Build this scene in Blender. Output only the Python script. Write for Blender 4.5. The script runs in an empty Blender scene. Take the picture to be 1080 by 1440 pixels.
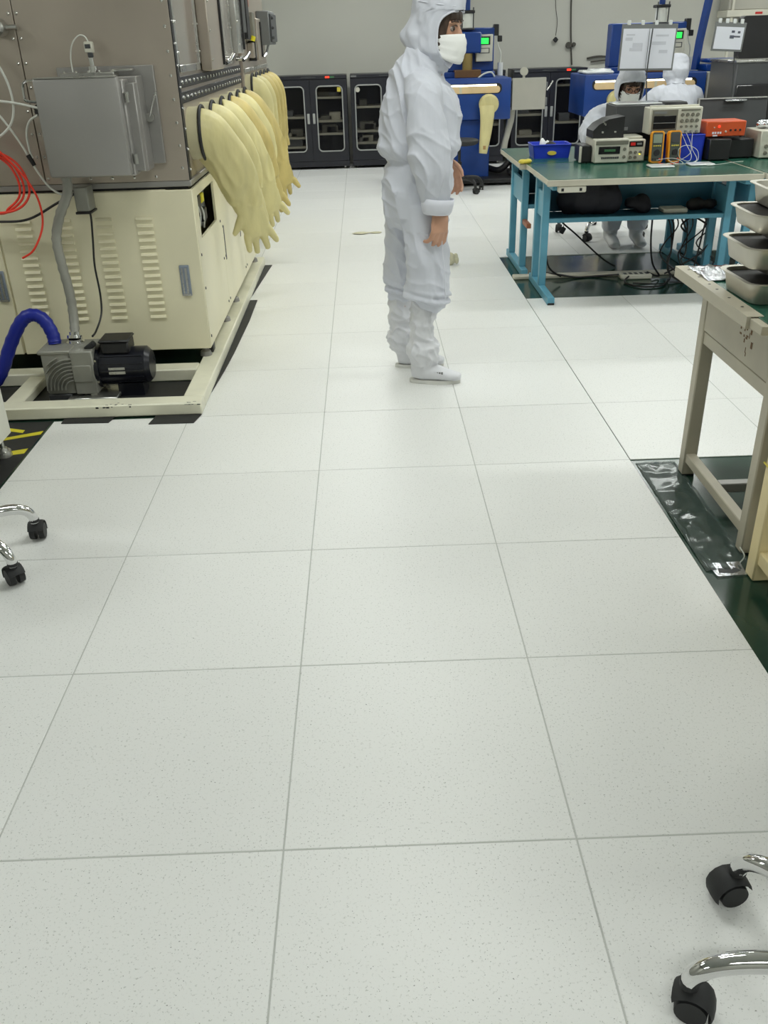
import bpy, bmesh, math, random
import numpy as np
from mathutils import Vector, Matrix, noise
random.seed(7)
PI = math.pi
sc = bpy.context.scene
COL = sc.collection

# ------------------------------------------------------------------ camera, world, exposure
def make_camera():
    f, p, yaw, roll = 1236.08, 0.4926, -0.0104, -0.0304
    cp, sp = math.cos(p), math.sin(p)
    fwd = Vector((0, cp, -sp)); up = Vector((0, sp, cp)); right = Vector((1, 0, 0))
    cr, sr = math.cos(roll), math.sin(roll)
    r2 = right * cr + up * sr
    u2 = -right * sr + up * cr
    Rz = Matrix.Rotation(yaw, 3, 'Z')
    r2, u2, fw = Rz @ r2, Rz @ u2, Rz @ fwd
    cam = bpy.data.cameras.new('camera')
    o = bpy.data.objects.new('camera', cam)
    COL.objects.link(o)
    m = Matrix.Identity(4)
    for i in range(3):
        m[i][0], m[i][1], m[i][2] = r2[i], u2[i], -fw[i]
    m[0][3], m[1][3], m[2][3] = 0.2128, -1.2594, 1.4502
    o.matrix_world = m
    cam.sensor_fit = 'VERTICAL'; cam.sensor_height = 36.0; cam.sensor_width = 27.0
    cam.lens = f * 36.0 / 1440.0
    cam.clip_start = 0.05; cam.clip_end = 60
    sc.camera = o
make_camera()

world = bpy.data.worlds.new('world'); sc.world = world
world.use_nodes = True
world.node_tree.nodes['Background'].inputs[0].default_value = (0.8, 0.82, 0.8, 1)
world.node_tree.nodes['Background'].inputs[1].default_value = 0.3
vs = sc.view_settings
vs.view_transform = 'Standard'; vs.look = 'None'; vs.gamma = 1.0; vs.use_curve_mapping = False
vs.exposure = 0.0
LAMP_W = 18.5        # watts of each ceiling troffer

# ------------------------------------------------------------------ materials
def lin(c):
    return tuple((v / 255 / 12.92) if v / 255 <= 0.04045 else ((v / 255 + 0.055) / 1.055) ** 2.4 for v in c)

MATS = {}
def mat(name, col, rough=0.5, metal=0.0, var=0.08, scale=6.0, bump=0.0, bscale=60.0, stretch=(1, 1, 1),
        emit=None, estr=0.0, spec=0.5, trans=0.0, coat=0.0, rvar=0.08):
    if name in MATS: return MATS[name]
    m = bpy.data.materials.new(name); m.use_nodes = True
    nt = m.node_tree; N = nt.nodes; K = nt.links
    b = N['Principled BSDF']
    c = lin(col)
    tc = N.new('ShaderNodeTexCoord'); mp = N.new('ShaderNodeMapping')
    mp.inputs['Scale'].default_value = stretch
    K.new(tc.outputs['Object'], mp.inputs['Vector'])
    nz = N.new('ShaderNodeTexNoise'); nz.inputs['Scale'].default_value = scale; nz.inputs['Detail'].default_value = 5
    K.new(mp.outputs[0], nz.inputs['Vector'])
    rp = N.new('ShaderNodeValToRGB')
    rp.color_ramp.elements[0].position = 0.3; rp.color_ramp.elements[1].position = 0.7
    rp.color_ramp.elements[0].color = tuple(max(0, v * (1 - var)) for v in c) + (1,)
    rp.color_ramp.elements[1].color = tuple(min(1, v * (1 + var)) for v in c) + (1,)
    K.new(nz.outputs['Fac'], rp.inputs['Fac']); K.new(rp.outputs['Color'], b.inputs['Base Color'])
    mr = N.new('ShaderNodeMapRange')
    mr.inputs['To Min'].default_value = max(0.02, rough - rvar); mr.inputs['To Max'].default_value = min(1, rough + rvar)
    K.new(nz.outputs['Fac'], mr.inputs['Value']); K.new(mr.outputs[0], b.inputs['Roughness'])
    b.inputs['Metallic'].default_value = metal
    b.inputs['Specular IOR Level'].default_value = spec
    if coat: b.inputs['Coat Weight'].default_value = coat; b.inputs['Coat Roughness'].default_value = 0.1
    if trans: b.inputs['Transmission Weight'].default_value = trans
    if emit:
        b.inputs['Emission Color'].default_value = lin(emit) + (1,); b.inputs['Emission Strength'].default_value = estr
    if bump:
        n2 = N.new('ShaderNodeTexNoise'); n2.inputs['Scale'].default_value = bscale; n2.inputs['Detail'].default_value = 4
        K.new(mp.outputs[0], n2.inputs['Vector'])
        bp = N.new('ShaderNodeBump'); bp.inputs['Strength'].default_value = bump; bp.inputs['Distance'].default_value = 0.01
        K.new(n2.outputs['Fac'], bp.inputs['Height']); K.new(bp.outputs[0], b.inputs['Normal'])
    MATS[name] = m
    return m

def tile_mat():
    m = bpy.data.materials.new('speckled_white_vinyl'); m.use_nodes = True
    nt = m.node_tree; N = nt.nodes; K = nt.links; b = N['Principled BSDF']
    g = N.new('ShaderNodeNewGeometry'); oi = N.new('ShaderNodeObjectInfo')
    def noi(scale, det, lo, hi, ro=0.6):
        n = N.new('ShaderNodeTexNoise'); n.inputs['Scale'].default_value = scale; n.inputs['Detail'].default_value = det
        n.inputs['Roughness'].default_value = ro
        K.new(g.outputs['Position'], n.inputs['Vector'])
        r = N.new('ShaderNodeMapRange'); r.inputs['From Min'].default_value = lo; r.inputs['From Max'].default_value = hi
        K.new(n.outputs['Fac'], r.inputs['Value']); return r.outputs[0]
    def mix(a, bcol, fac):
        x = N.new('ShaderNodeMix'); x.data_type = 'RGBA'
        if isinstance(a, tuple): x.inputs[6].default_value = a
        else: K.new(a, x.inputs[6])
        x.inputs[7].default_value = bcol
        if isinstance(fac, float): x.inputs[0].default_value = fac
        else: K.new(fac, x.inputs[0])
        return x.outputs[2]
    c = mix(lin((235, 236, 234)) + (1,), lin((233, 234, 232)) + (1,), noi(0.8, 2, 0.3, 0.7))
    c = mix(c, lin((196, 198, 194)) + (1,), noi(170, 2, 0.60, 0.72))         # pale grey chips
    c = mix(c, lin((130, 131, 128)) + (1,), noi(230, 1, 0.705, 0.76))          # dark specks
    tint = N.new('ShaderNodeHueSaturation')
    mr = N.new('ShaderNodeMapRange'); mr.inputs['To Min'].default_value = 0.975; mr.inputs['To Max'].default_value = 1.015
    K.new(oi.outputs['Random'], mr.inputs['Value']); K.new(mr.outputs[0], tint.inputs['Value']); K.new(c, tint.inputs['Color'])
    K.new(tint.outputs[0], b.inputs['Base Color'])
    r = N.new('ShaderNodeMapRange'); r.inputs['To Min'].default_value = 0.32; r.inputs['To Max'].default_value = 0.42
    K.new(noi(0.7, 2, 0.2, 0.8), r.inputs['Value']); K.new(r.outputs[0], b.inputs['Roughness'])
    b.inputs['Specular IOR Level'].default_value = 0.45
    MATS['tile'] = m
    return m

M_TILE = tile_mat()
mat('joint', (190, 192, 188), 0.7)
mat('greenfloor', (30, 58, 46), 0.16, var=0.2, scale=3, bump=0.04, bscale=8)
mat('wall', (186, 186, 177), 0.55, var=0.03, scale=1.2)
mat('ceiling', (225, 226, 222), 0.8, var=0.02)
mat('diffuser', (240, 240, 240), 0.5, emit=(250, 255, 248), estr=6.0)
mat('cream', (234, 228, 198), 0.42, var=0.05, scale=2.5)
mat('creamframe', (228, 226, 205), 0.4, var=0.06, scale=9)
mat('steel', (178, 168, 156), 0.36, 0.6, var=0.10, scale=2.0, stretch=(1, 1, 1), bump=0.02, bscale=6)
mat('steelbox', (156, 154, 151), 0.42, 0.55, var=0.05, scale=2.0)
mat('steellight', (190, 190, 186), 0.28, 0.9, var=0.06)
mat('chrome', (225, 225, 225), 0.07, 1.0, var=0.02, rvar=0.03)
mat('bolt', (215, 215, 210), 0.2, 0.95, var=0.03)
mat('black', (26, 26, 28), 0.45, var=0.2)
mat('blackgloss', (18, 18, 22), 0.16, var=0.2)
mat('blackrubber', (34, 35, 36), 0.6, var=0.2, scale=12)
mat('glass', (30, 30, 34), 0.04, var=0.05, spec=0.8)
mat('winglass', (178, 170, 164), 0.08, 0.7, var=0.15, scale=1.5)
mat('latex', (216, 206, 150), 0.5, var=0.10, scale=9, bump=0.35, bscale=14, stretch=(1.6, 1.6, .5))
mat('latexold', (200, 182, 116), 0.5, var=0.14, scale=9, bump=0.35, bscale=14, stretch=(1.6, 1.6, .5))
mat('suit', (206, 209, 219), 0.62, var=0.03, scale=9, bump=0.3, bscale=13, stretch=(1.4, 1.4, .7))
mat('suitseam', (216, 218, 228), 0.7, var=0.02)
mat('maskcloth', (242, 243, 240), 0.75, var=0.02, bump=0.05, bscale=90)
mat('skin', (198, 152, 126), 0.5, var=0.08, scale=14)
mat('hair', (62, 46, 36), 0.5, var=0.25, scale=30)
mat('shoe', (216, 217, 222), 0.5, var=0.03)
mat('sole', (214, 214, 208), 0.6)
mat('grey', (120, 122, 122), 0.5)
mat('darkgrey', (66, 68, 70), 0.5)
mat('pumpgrey', (150, 150, 142), 0.5, 0.3, var=0.12, scale=10)
mat('motor', (22, 24, 34), 0.3, var=0.2)
mat('bluehose', (24, 40, 150), 0.4, var=0.1)
mat('handleblue', (140, 150, 164), 0.35, 0.3)
mat('red', (238, 62, 42), 0.35)
mat('whitetube', (214, 216, 208), 0.35)
mat('yellow', (226, 214, 40), 0.5)
mat('cabinet', (30, 31, 40), 0.4, var=0.15)
mat('paneframe', (176, 178, 176), 0.4, 0.4)
mat('shelf', (205, 200, 178), 0.5)
mat('cabinside', (78, 80, 86), 0.6)
mat('redled', (220, 40, 30), 0.4, emit=(255, 50, 30), estr=2.5)
mat('greenled', (40, 230, 70), 0.3, emit=(40, 255, 80), estr=1.6)
mat('yellowled', (240, 230, 60), 0.4, emit=(255, 240, 80), estr=2.0)
mat('slotlight', (255, 255, 240), 0.4, emit=(255, 250, 225), estr=5.0)
mat('slotpanel', (224, 196, 150), 0.5, var=0.08)
mat('pressblue', (8, 58, 134), 0.38, var=0.1, scale=4)
mat('tableblue', (92, 156, 180), 0.4, var=0.1, scale=6)
mat('tablepanel', (40, 98, 122), 0.45, var=0.1)
mat('mattop', (34, 86, 70), 0.24, var=0.12, scale=5)
mat('edge', (196, 192, 176), 0.45, var=0.08)
mat('benchgrey', (176, 170, 152), 0.45, var=0.08, scale=7)
mat('benchcream', (224, 208, 160), 0.45, var=0.06, scale=7)
mat('foil', (214, 216, 222), 0.12, 0.95, bump=0.6, bscale=45)
mat('alu', (196, 192, 180), 0.36, 0.75, var=0.1, scale=9)
mat('soot', (24, 20, 20), 0.6, var=0.3, scale=20)
mat('paper', (226, 228, 238), 0.5, var=0.03)
mat('print', (204, 206, 216), 0.7)
mat('printdark', (92, 94, 108), 0.7)
mat('plastic', (206, 204, 190), 0.45, var=0.05)
mat('plasticdark', (120, 118, 106), 0.5)
mat('binblue', (36, 62, 196), 0.35, var=0.08)
mat('meter', (240, 160, 34), 0.4, var=0.05)
mat('meterface', (70, 78, 72), 0.4)
mat('lcd', (140, 152, 134), 0.3)
mat('orange', (206, 84, 40), 0.4, var=0.08)
mat('wood', (150, 92, 62), 0.5, var=0.15)
mat('brownrag', (206, 202, 176), 0.9, var=0.15, bump=0.8, bscale=50)
mat('clear', (225, 228, 228), 0.12, var=0.03, spec=0.6)
mat('cloth', (20, 20, 30), 0.75, var=0.3, bump=0.5, bscale=14)
mat('conduit', (70, 68, 62), 0.6)
mat('whitecab', (224, 224, 212), 0.4, var=0.04)
mat('grille', (60, 58, 56), 0.5)
mat('tan', (168, 132, 84), 0.5)
mat('darkred', (120, 26, 24), .4, emit=(255, 40, 30), estr=.25)

# ------------------------------------------------------------------ mesh helpers
def V(*a): return Vector(a)
def new(): return bmesh.new()

def box(bm, lo, hi, bev=0.0, seg=1):
    lo, hi = Vector(lo), Vector(hi)
    c = (lo + hi) / 2; s = hi - lo
    r = bmesh.ops.create_cube(bm, size=1.0, matrix=Matrix.Translation(c) @ Matrix.Diagonal((abs(s.x), abs(s.y), abs(s.z), 1)))
    if bev:
        es = list({e for v in r['verts'] for e in v.link_edges})
        bmesh.ops.bevel(bm, geom=es, offset=min(bev, 0.45 * min(abs(s.x), abs(s.y), abs(s.z))), segments=seg, affect='EDGES', profile=0.5)
    return bm

def obox(bm, c, size, rot, bev=0.0):
    """box of a size at c, turned by a 3x3 matrix"""
    s = Vector(size)
    r = bmesh.ops.create_cube(bm, size=1.0, matrix=Matrix.Translation(Vector(c)) @ rot.to_4x4() @ Matrix.Diagonal((s.x, s.y, s.z, 1)))
    if bev:
        es = list({e for v in r['verts'] for e in v.link_edges})
        bmesh.ops.bevel(bm, geom=es, offset=bev, segments=1, affect='EDGES')
    return bm

def spline(pts, k=6):
    P = [Vector(p) for p in pts]
    if len(P) < 3: return P
    out = []
    for i in range(len(P) - 1):
        p0 = P[max(i - 1, 0)]; p1 = P[i]; p2 = P[i + 1]; p3 = P[min(i + 2, len(P) - 1)]
        for j in range(k):
            t = j / k; t2 = t * t; t3 = t2 * t
            out.append(0.5 * ((2 * p1) + (-p0 + p2) * t + (2 * p0 - 5 * p1 + 4 * p2 - p3) * t2 + (-p0 + 3 * p1 - 3 * p2 + p3) * t3))
    out.append(P[-1])
    return out

def loft(bm, pts, rad, ref=(1, 0, 0), n=16, cap=True, dome=0.0):
    """rings along pts; rad = r or (ra, rb): ra along ref, rb across it"""
    P = [Vector(p) for p in pts]
    rad = list(rad) if isinstance(rad, (list, tuple)) else [rad] * len(P)
    rings = []; ref = Vector(ref); last = None
    for i, p in enumerate(P):
        t = (P[min(i + 1, len(P) - 1)] - P[max(i - 1, 0)])
        t = t.normalized() if t.length > 1e-9 else Vector((0, 0, 1))
        base = ref if last is None else last
        a = base - t * base.dot(t)
        if a.length < 1e-3:
            a = t.orthogonal()
        a.normalize()
        if last is not None: last = a
        b = t.cross(a)
        r = rad[i]; ra, rb = (r, r) if not isinstance(r, (list, tuple)) else r
        rings.append([bm.verts.new(p + a * (ra * math.cos(2 * PI * k / n)) + b * (rb * math.sin(2 * PI * k / n))) for k in range(n)])
    for i in range(len(rings) - 1):
        for k in range(n):
            bm.faces.new((rings[i][k], rings[i][(k + 1) % n], rings[i + 1][(k + 1) % n], rings[i + 1][k]))
    if cap:
        for ring, end, sgn in ((rings[0], P[0], -1), (rings[-1], P[-1], 1)):
            if dome:
                q = P[1] if sgn < 0 else P[-2]
                tip = end + (end - q).normalized() * dome
            else:
                tip = end
            c = bm.verts.new(tip)
            for k in range(n):
                f = (ring[k], ring[(k + 1) % n], c) if sgn > 0 else (ring[(k + 1) % n], ring[k], c)
                bm.faces.new(f)
    return bm

def tube(bm, pts, r, n=8, k=6):
    P = spline(pts, k)
    # parallel transport frame
    t0 = (P[1] - P[0]).normalized(); a = t0.orthogonal().normalized()
    rings = []
    for i, p in enumerate(P):
        t = (P[min(i + 1, len(P) - 1)] - P[max(i - 1, 0)]).normalized()
        a = (a - t * a.dot(t)); a = a.normalized() if a.length > 1e-6 else t.orthogonal().normalized()
        b = t.cross(a)
        rr = r(i / (len(P) - 1)) if callable(r) else r
        rings.append([bm.verts.new(p + a * (rr * math.cos(2 * PI * q / n)) + b * (rr * math.sin(2 * PI * q / n))) for q in range(n)])
    for i in range(len(rings) - 1):
        for q in range(n):
            bm.faces.new((rings[i][q], rings[i][(q + 1) % n], rings[i + 1][(q + 1) % n], rings[i + 1][q]))
    bm.faces.new(list(reversed(rings[0]))); bm.faces.new(rings[-1])
    return bm

def cyl(bm, p0, p1, r0, r1=None, n=16):
    r1 = r0 if r1 is None else r1
    p0, p1 = Vector(p0), Vector(p1)
    t = (p1 - p0).normalized(); a = t.orthogonal().normalized(); b = t.cross(a)
    A = [bm.verts.new(p0 + a * (r0 * math.cos(2 * PI * k / n)) + b * (r0 * math.sin(2 * PI * k / n))) for k in range(n)]
    B = [bm.verts.new(p1 + a * (r1 * math.cos(2 * PI * k / n)) + b * (r1 * math.sin(2 * PI * k / n))) for k in range(n)]
    for k in range(n): bm.faces.new((A[k], A[(k + 1) % n], B[(k + 1) % n], B[k]))
    bm.faces.new(list(reversed(A))); bm.faces.new(B)
    return bm

def ring(bm, c, axis, R, r, n=24, m=8, sx=1.0, sz=1.0):
    """torus about axis, can be oval"""
    c = Vector(c); ax = Vector(axis).normalized()
    z = Vector((0, 0, 1)); a = (z - ax * z.dot(ax))
    a = a.normalized() if a.length > 1e-3 else Vector((0, 1, 0)); b = ax.cross(a)
    g = []
    for i in range(n):
        t = 2 * PI * i / n
        d = a * (math.cos(t) * sz) + b * (math.sin(t) * sx)
        g.append([bm.verts.new(c + d * R + (d.normalized() * math.cos(2 * PI * j / m) + ax * math.sin(2 * PI * j / m)) * r) for j in range(m)])
    for i in range(n):
        for j in range(m):
            bm.faces.new((g[i][j], g[(i + 1) % n][j], g[(i + 1) % n][(j + 1) % m], g[i][(j + 1) % m]))
    return bm

def prism(bm, poly, axis, d0, d1):
    """poly of 2d points extruded along an axis ('x','y','z')"""
    def p3(u, v, d):
        return {'x': (d, u, v), 'y': (u, d, v), 'z': (u, v, d)}[axis]
    A = [bm.verts.new(p3(u, v, d0)) for u, v in poly]; B = [bm.verts.new(p3(u, v, d1)) for u, v in poly]
    n = len(poly)
    bm.faces.new(A); bm.faces.new(list(reversed(B)))
    for k in range(n): bm.faces.new((A[k], A[(k + 1) % n], B[(k + 1) % n], B[k]))
    return bm

def rrect(x0, x1, y0, y1, r, k=5):
    out = []
    for cx, cy, a0 in ((x1 - r, y1 - r, 0), (x0 + r, y1 - r, 90), (x0 + r, y0 + r, 180), (x1 - r, y0 + r, 270)):
        for i in range(k + 1):
            a = math.radians(a0 + 90 * i / k); out.append((cx + r * math.cos(a), cy + r * math.sin(a)))
    return out

def frame_loop(bm, poly, axis, d, r, n=6):
    """a tube following a closed 2d outline"""
    def p3(u, v): return Vector({'x': (d, u, v), 'y': (u, d, v), 'z': (u, v, d)}[axis])
    P = [p3(u, v) for u, v in poly]; L = len(P)
    ax = Vector({'x': (1, 0, 0), 'y': (0, 1, 0), 'z': (0, 0, 1)}[axis])
    g = []
    for i in range(L):
        t = (P[(i + 1) % L] - P[i - 1]).normalized(); o = t.cross(ax)
        g.append([bm.verts.new(P[i] + (o * math.cos(2 * PI * j / n) + ax * math.sin(2 * PI * j / n)) * r) for j in range(n)])
    for i in range(L):
        for j in range(n):
            bm.faces.new((g[i][j], g[(i + 1) % L][j], g[(i + 1) % L][(j + 1) % n], g[i][(j + 1) % n]))
    return bm

def wloc(o):
    p = Vector((0, 0, 0))
    while o is not None:
        p += o.location; o = o.parent
    return p

def finish(me, smooth=True, ang=38):
    if smooth:
        me.shade_smooth()
        me.set_sharp_from_angle(angle=math.radians(ang))

def obj(name, bm, m, parent=None, smooth=True, ang=38, me=None):
    """mesh object from world coordinates; its origin goes to the parent's"""
    if me is None:
        me = bpy.data.meshes.new(name)
        bmesh.ops.recalc_face_normals(bm, faces=bm.faces)
        bm.to_mesh(me); bm.free()
        finish(me, smooth, ang)
    if parent is not None:
        me.transform(Matrix.Translation(-wloc(parent)))
    mm = MATS[m] if isinstance(m, str) else m
    me.materials.clear(); me.materials.append(mm)
    o = bpy.data.objects.new(name, me); COL.objects.link(o)
    if parent is not None: o.parent = parent
    return o

def solo(name, bm, m, label, cat, loc=None, group=None, **k):
    """a thing that is one mesh; origin at loc"""
    me = bpy.data.meshes.new(name)
    bmesh.ops.recalc_face_normals(bm, faces=bm.faces)
    bm.to_mesh(me); bm.free(); finish(me, **k)
    loc = Vector(loc) if loc is not None else Vector((0, 0, 0))
    me.transform(Matrix.Translation(-loc))
    me.materials.append(MATS[m] if isinstance(m, str) else m)
    o = bpy.data.objects.new(name, me); COL.objects.link(o); o.location = loc
    return tag(o, label, cat, group)

def tag(o, label, cat, group=None):
    o['label'] = label; o['category'] = cat
    if group: o['group'] = group
    return o

def thing(name, label, cat, loc=(0, 0, 0), group=None):
    o = bpy.data.objects.new(name, None); COL.objects.link(o); o.location = loc
    o.empty_display_size = 0.1
    return tag(o, label, cat, group)

def struct(name, bm, m, **k):
    o = obj(name, bm, m, **k); o['kind'] = 'structure'
    return o

def copies(src, name, locs, parent):
    """more of a part: objects sharing the mesh of src, shifted by the offsets"""
    out = []
    for d in locs:
        c = src.copy(); c.name = name; COL.objects.link(c); c.parent = parent
        c.location = src.location + Vector(d); out.append(c)
    return out

def dup(root, loc, label=None, group=None, rotz=None):
    r = root.copy(); COL.objects.link(r); r.location = loc
    if label: r['label'] = label
    if group: r['group'] = group
    if rotz is not None: r.rotation_euler = (0, 0, rotz)
    for ch in list(root.children):
        c = ch.copy(); COL.objects.link(c); c.parent = r
        for g in list(ch.children):
            d = g.copy(); COL.objects.link(d); d.parent = c
    return r

def bake(bm, voxel, smooth=4, fac=0.5):
    """voxel union of everything in bm -> smooth mesh"""
    me = bpy.data.meshes.new('tmp'); bmesh.ops.recalc_face_normals(bm, faces=bm.faces); bm.to_mesh(me); bm.free()
    o = bpy.data.objects.new('tmp', me); COL.objects.link(o)
    md = o.modifiers.new('r', 'REMESH'); md.mode = 'VOXEL'; md.voxel_size = voxel; md.adaptivity = 0
    if smooth:
        s = o.modifiers.new('s', 'SMOOTH'); s.iterations = smooth; s.factor = fac
    dg = bpy.context.evaluated_depsgraph_get()
    out = bpy.data.meshes.new_from_object(o.evaluated_get(dg))
    bpy.data.objects.remove(o); bpy.data.meshes.remove(me)
    out.shade_smooth()
    return out

def wrinkle(me, fn):
    n = len(me.vertices)
    co = np.empty(n * 3); me.vertices.foreach_get('co', co); co = co.reshape(-1, 3)
    no = np.empty(n * 3); me.vertices.foreach_get('normal', no); no = no.reshape(-1, 3)
    d = np.array([fn(Vector(c)) for c in co])
    co = co + no * d[:, None]
    me.vertices.foreach_set('co', co.ravel()); me.update()

# ------------------------------------------------------------------ room
XL, XR, YF, YB, ZC = -4.2, 6.6, -3.6, 11.5, 2.75
b = new(); box(b, (XL, YF, -0.06), (XR, YB, -0.004)); floor = struct('floor', b, 'greenfloor')
def plain_wall(name, lo, hi, m='wall'):
    b = new(); box(b, lo, hi); return struct(name, b, m)
plain_wall('wall_back', (XL, YB, -0.06), (XR, YB + 0.1, ZC))
plain_wall('wall_left', (XL - 0.1, YF, -0.06), (XL, YB, ZC))
plain_wall('wall_right', (XR, YF, -0.06), (XR + 0.1, YB, ZC))
plain_wall('wall_front', (XL, YF - 0.1, -0.06), (XR, YF, ZC))
plain_wall('ceiling', (XL, YF, ZC), (XR, YB, ZC + 0.08), 'ceiling')

# white tiles, each its own piece, laid on the dark green floor
def in_gap(cx, cy):
    if cx > 1.2 and cy < 1.8: return True
    if cx > 1.2 and 4.2 < cy < 5.4: return True
    if cx < -1.2 and cy < 2.4: return True
    if cx < -0.6 and 2.4 < cy < 5.4: return True
    return False
b = new(); box(b, (-0.2982, -0.2982, -0.0038), (0.2982, 0.2982, 0.0), 0.0009)
t0 = None
for j in range(-3, 19):
    for i in range(-4, 10):
        cx, cy = (i + 0.5) * 0.6, (j + 0.5) * 0.6
        if in_gap(cx, cy): continue
        if cy > 8 and cx > 5.4: continue
        if t0 is None:
            t0 = obj('floor_tile', b, M_TILE, floor, smooth=False); t = t0
        else:
            t = bpy.data.objects.new('floor_tile', t0.data); COL.objects.link(t); t.parent = floor
        t.location = (cx, cy, 0)

# grey joint bed showing between the tiles
for lo, hi in (((-1.2, -1.8), (1.2, 2.4)), ((-0.6, 2.4), (1.2, 5.4)), ((1.2, 1.8), (6.0, 4.2)), ((-2.4, 5.4), (6.0, 11.4))):
    b = new(); box(b, (lo[0] + 0.002, lo[1] + 0.002, -0.004), (hi[0] - 0.002, hi[1] - 0.002, -0.0009)); obj('tile_bed', b, 'joint', floor, smooth=False)

# baseboard along the back wall
b = new(); box(b, (XL, YB - 0.012, -0.004), (XR, YB, 0.1), 0.003); struct('baseboard_back', b, 'steelbox')

# ceiling troffers (the lamps of the room)
def troffer(loc, row, col, first=[None]):
    if first[0] is None:
        t = thing('ceiling_light', 'long white fluorescent troffer set flush in the ceiling', 'ceiling light', (0, 0, 0), 'ceiling lights')
        b = new()
        for lo, hi in (((-0.63, -0.17, -0.03), (0.63, -0.14, 0)), ((-0.63, 0.14, -0.03), (0.63, 0.17, 0)), ((-0.63, -0.14, -0.03), (-0.6, 0.14, 0)), ((0.6, -0.14, -0.03), (0.63, 0.14, 0))):
            box(b, lo, hi, 0.004)
        obj('housing', b, 'whitecab', t)
        b = new(); box(b, (-0.6, -0.14, -0.012), (0.6, 0.14, -0.002)); obj('diffuser', b, 'diffuser', t)
        first[0] = t; t.location = loc
    else:
        t = dup(first[0], loc)
    t['label'] = 'white fluorescent ceiling troffer %s, %s' % (row, col)
    L = bpy.data.lights.new('troffer_light', 'AREA'); L.shape = 'RECTANGLE'; L.size = 1.2; L.size_y = 0.28
    L.energy = LAMP_W; L.color = (0.975, 1.0, 0.968)
    lo = bpy.data.objects.new('troffer_light', L); COL.objects.link(lo); lo.location = (loc[0], loc[1], loc[2] - 0.035)
ROWS = {-2.3: 'behind the camera', 1.7: 'over the near chairs', 4.3: 'level with the first glove box', 7.2: 'level with the second glove box', 9.9: 'nearest the back wall'}
COLS = {-3.1: 'by the left wall', 0.35: 'above the aisle', 3.1: 'above the right benches', 5.5: 'by the right wall'}
for ty in (-2.3, 1.7, 4.3, 7.2, 9.9):
    for tx in (-3.1, 0.35, 3.1, 5.5):
        troffer((tx, ty, ZC), ROWS[ty], COLS[tx])

# ------------------------------------------------------------------ glove box machine (left)
XF = -0.585                       # plane of the glove side
gb = thing('glove_box', 'long stainless glove box on a cream cabinet with latex gloves along its side', 'glove box', (-1.25, 4.2, 0))
# base frame of square tube
def bar(lo, hi, name='frame_bar', m='creamframe', parent=gb, bev=0.006):
    b = new(); box(b, lo, hi, bev); return obj(name, b, m, parent)
bar((-2.15, 2.42, 0.001), (-0.545, 2.515, 0.058))
bar((-0.640, 2.515, 0.001), (-0.545, 5.40, 0.058))
bar((-2.15, 2.515, 0.001), (-2.055, 5.40, 0.058))
bar((-2.055, 2.885, -0.003), (-0.640, 2.985, 0.058))
bar((-2.055, 5.305, -0.003), (-0.640, 5.40, 0.058))
bar((-1.46, 2.515, 0.0), (-1.375, 2.885, 0.045))
# chipped black paint along the front bar
b = new()
for k in range(26):
    x = random.choice((random.uniform(-1.02, -0.86), random.uniform(-0.99, -0.92), random.uniform(-0.62, -0.56)))
    y = 2.4195 if random.random() < .55 else random.uniform(2.423, 2.45)
    w = random.uniform(.004, .016)
    if y < 2.42: box(b, (x, 2.4192, .044 + random.uniform(0, .007)), (x + w, 2.4205, .052))
    else: box(b, (x, y, .0575), (x + w, y + .003, .0584))
obj('paint_chips', b, 'black', gb)['kind'] = 'stuff'

# cream lower cabinet
b = new(); box(b, (-2.05, 3.056, 0.112), (XF - 0.125, 5.36, 0.868), 0.004); obj('lower_cabinet', b, 'cream', gb)
b = new(); box(b, (XF - .125, 3.058, .112), (XF - .012, 5.36, .122)); obj('bottom_plate', b, 'cream', gb)
b = new(); box(b, (XF - .125, 5.35, .122), (XF - .012, 5.36, .866)); obj('end_plate', b, 'cream', gb)
def front_door(x0, x1):
    b = new(); box(b, (x0, 3.045, 0.108), (x1, 3.058, 0.866), 0.004); return obj('door', b, 'cream', gb)
d1 = front_door(-1.512, XF - 0.0005); d2 = front_door(-2.045, -1.520)
# louvres pressed out of the doors
b = new()
prism(b, [(3.0455, 0.0), (3.0455, 0.014), (3.040, 0.0125), (3.0335, 0.003), (3.0345, 0.0)], 'x', -0.038, 0.038)
lv = obj('louvre', b, 'cream', d1); lv.location = (-0.824 + 1.25, -4.2 + 0, 0.275)
lv.location = Vector((-0.824, 0, 0.275)) - Vector((0, 0, 0))
me = lv.data; me.transform(Matrix.Translation(wloc(d1)))      # back to own coordinates
first = True
for cx in (-0.824, -1.014, -1.205, -1.392):
    for k in range(15):
        o = lv if first else lv.copy()
        if not first: COL.objects.link(o)
        first = False
        o.parent = d1
        o.location = Vector((cx, 0, 0.272 + k * 0.0333)) - wloc(d1)
def pull(x, parent):
    b = new(); box(b, (x - .0235, 3.036, .377), (x + .0235, 3.046, .524), .003)
    h = obj('pull_handle', b, 'handleblue', parent)
    b = new(); box(b, (x - .015, 3.0335, .39), (x - .008, 3.037, .511)); box(b, (x + .002, 3.0335, .39), (x + .012, 3.037, .511)); box(b, (x - .02, 3.034, .378), (x + .02, 3.038, .388))
    obj('grip', b, 'steellight', h)
pull(-0.668, d1); pull(-1.555, d2)
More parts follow.
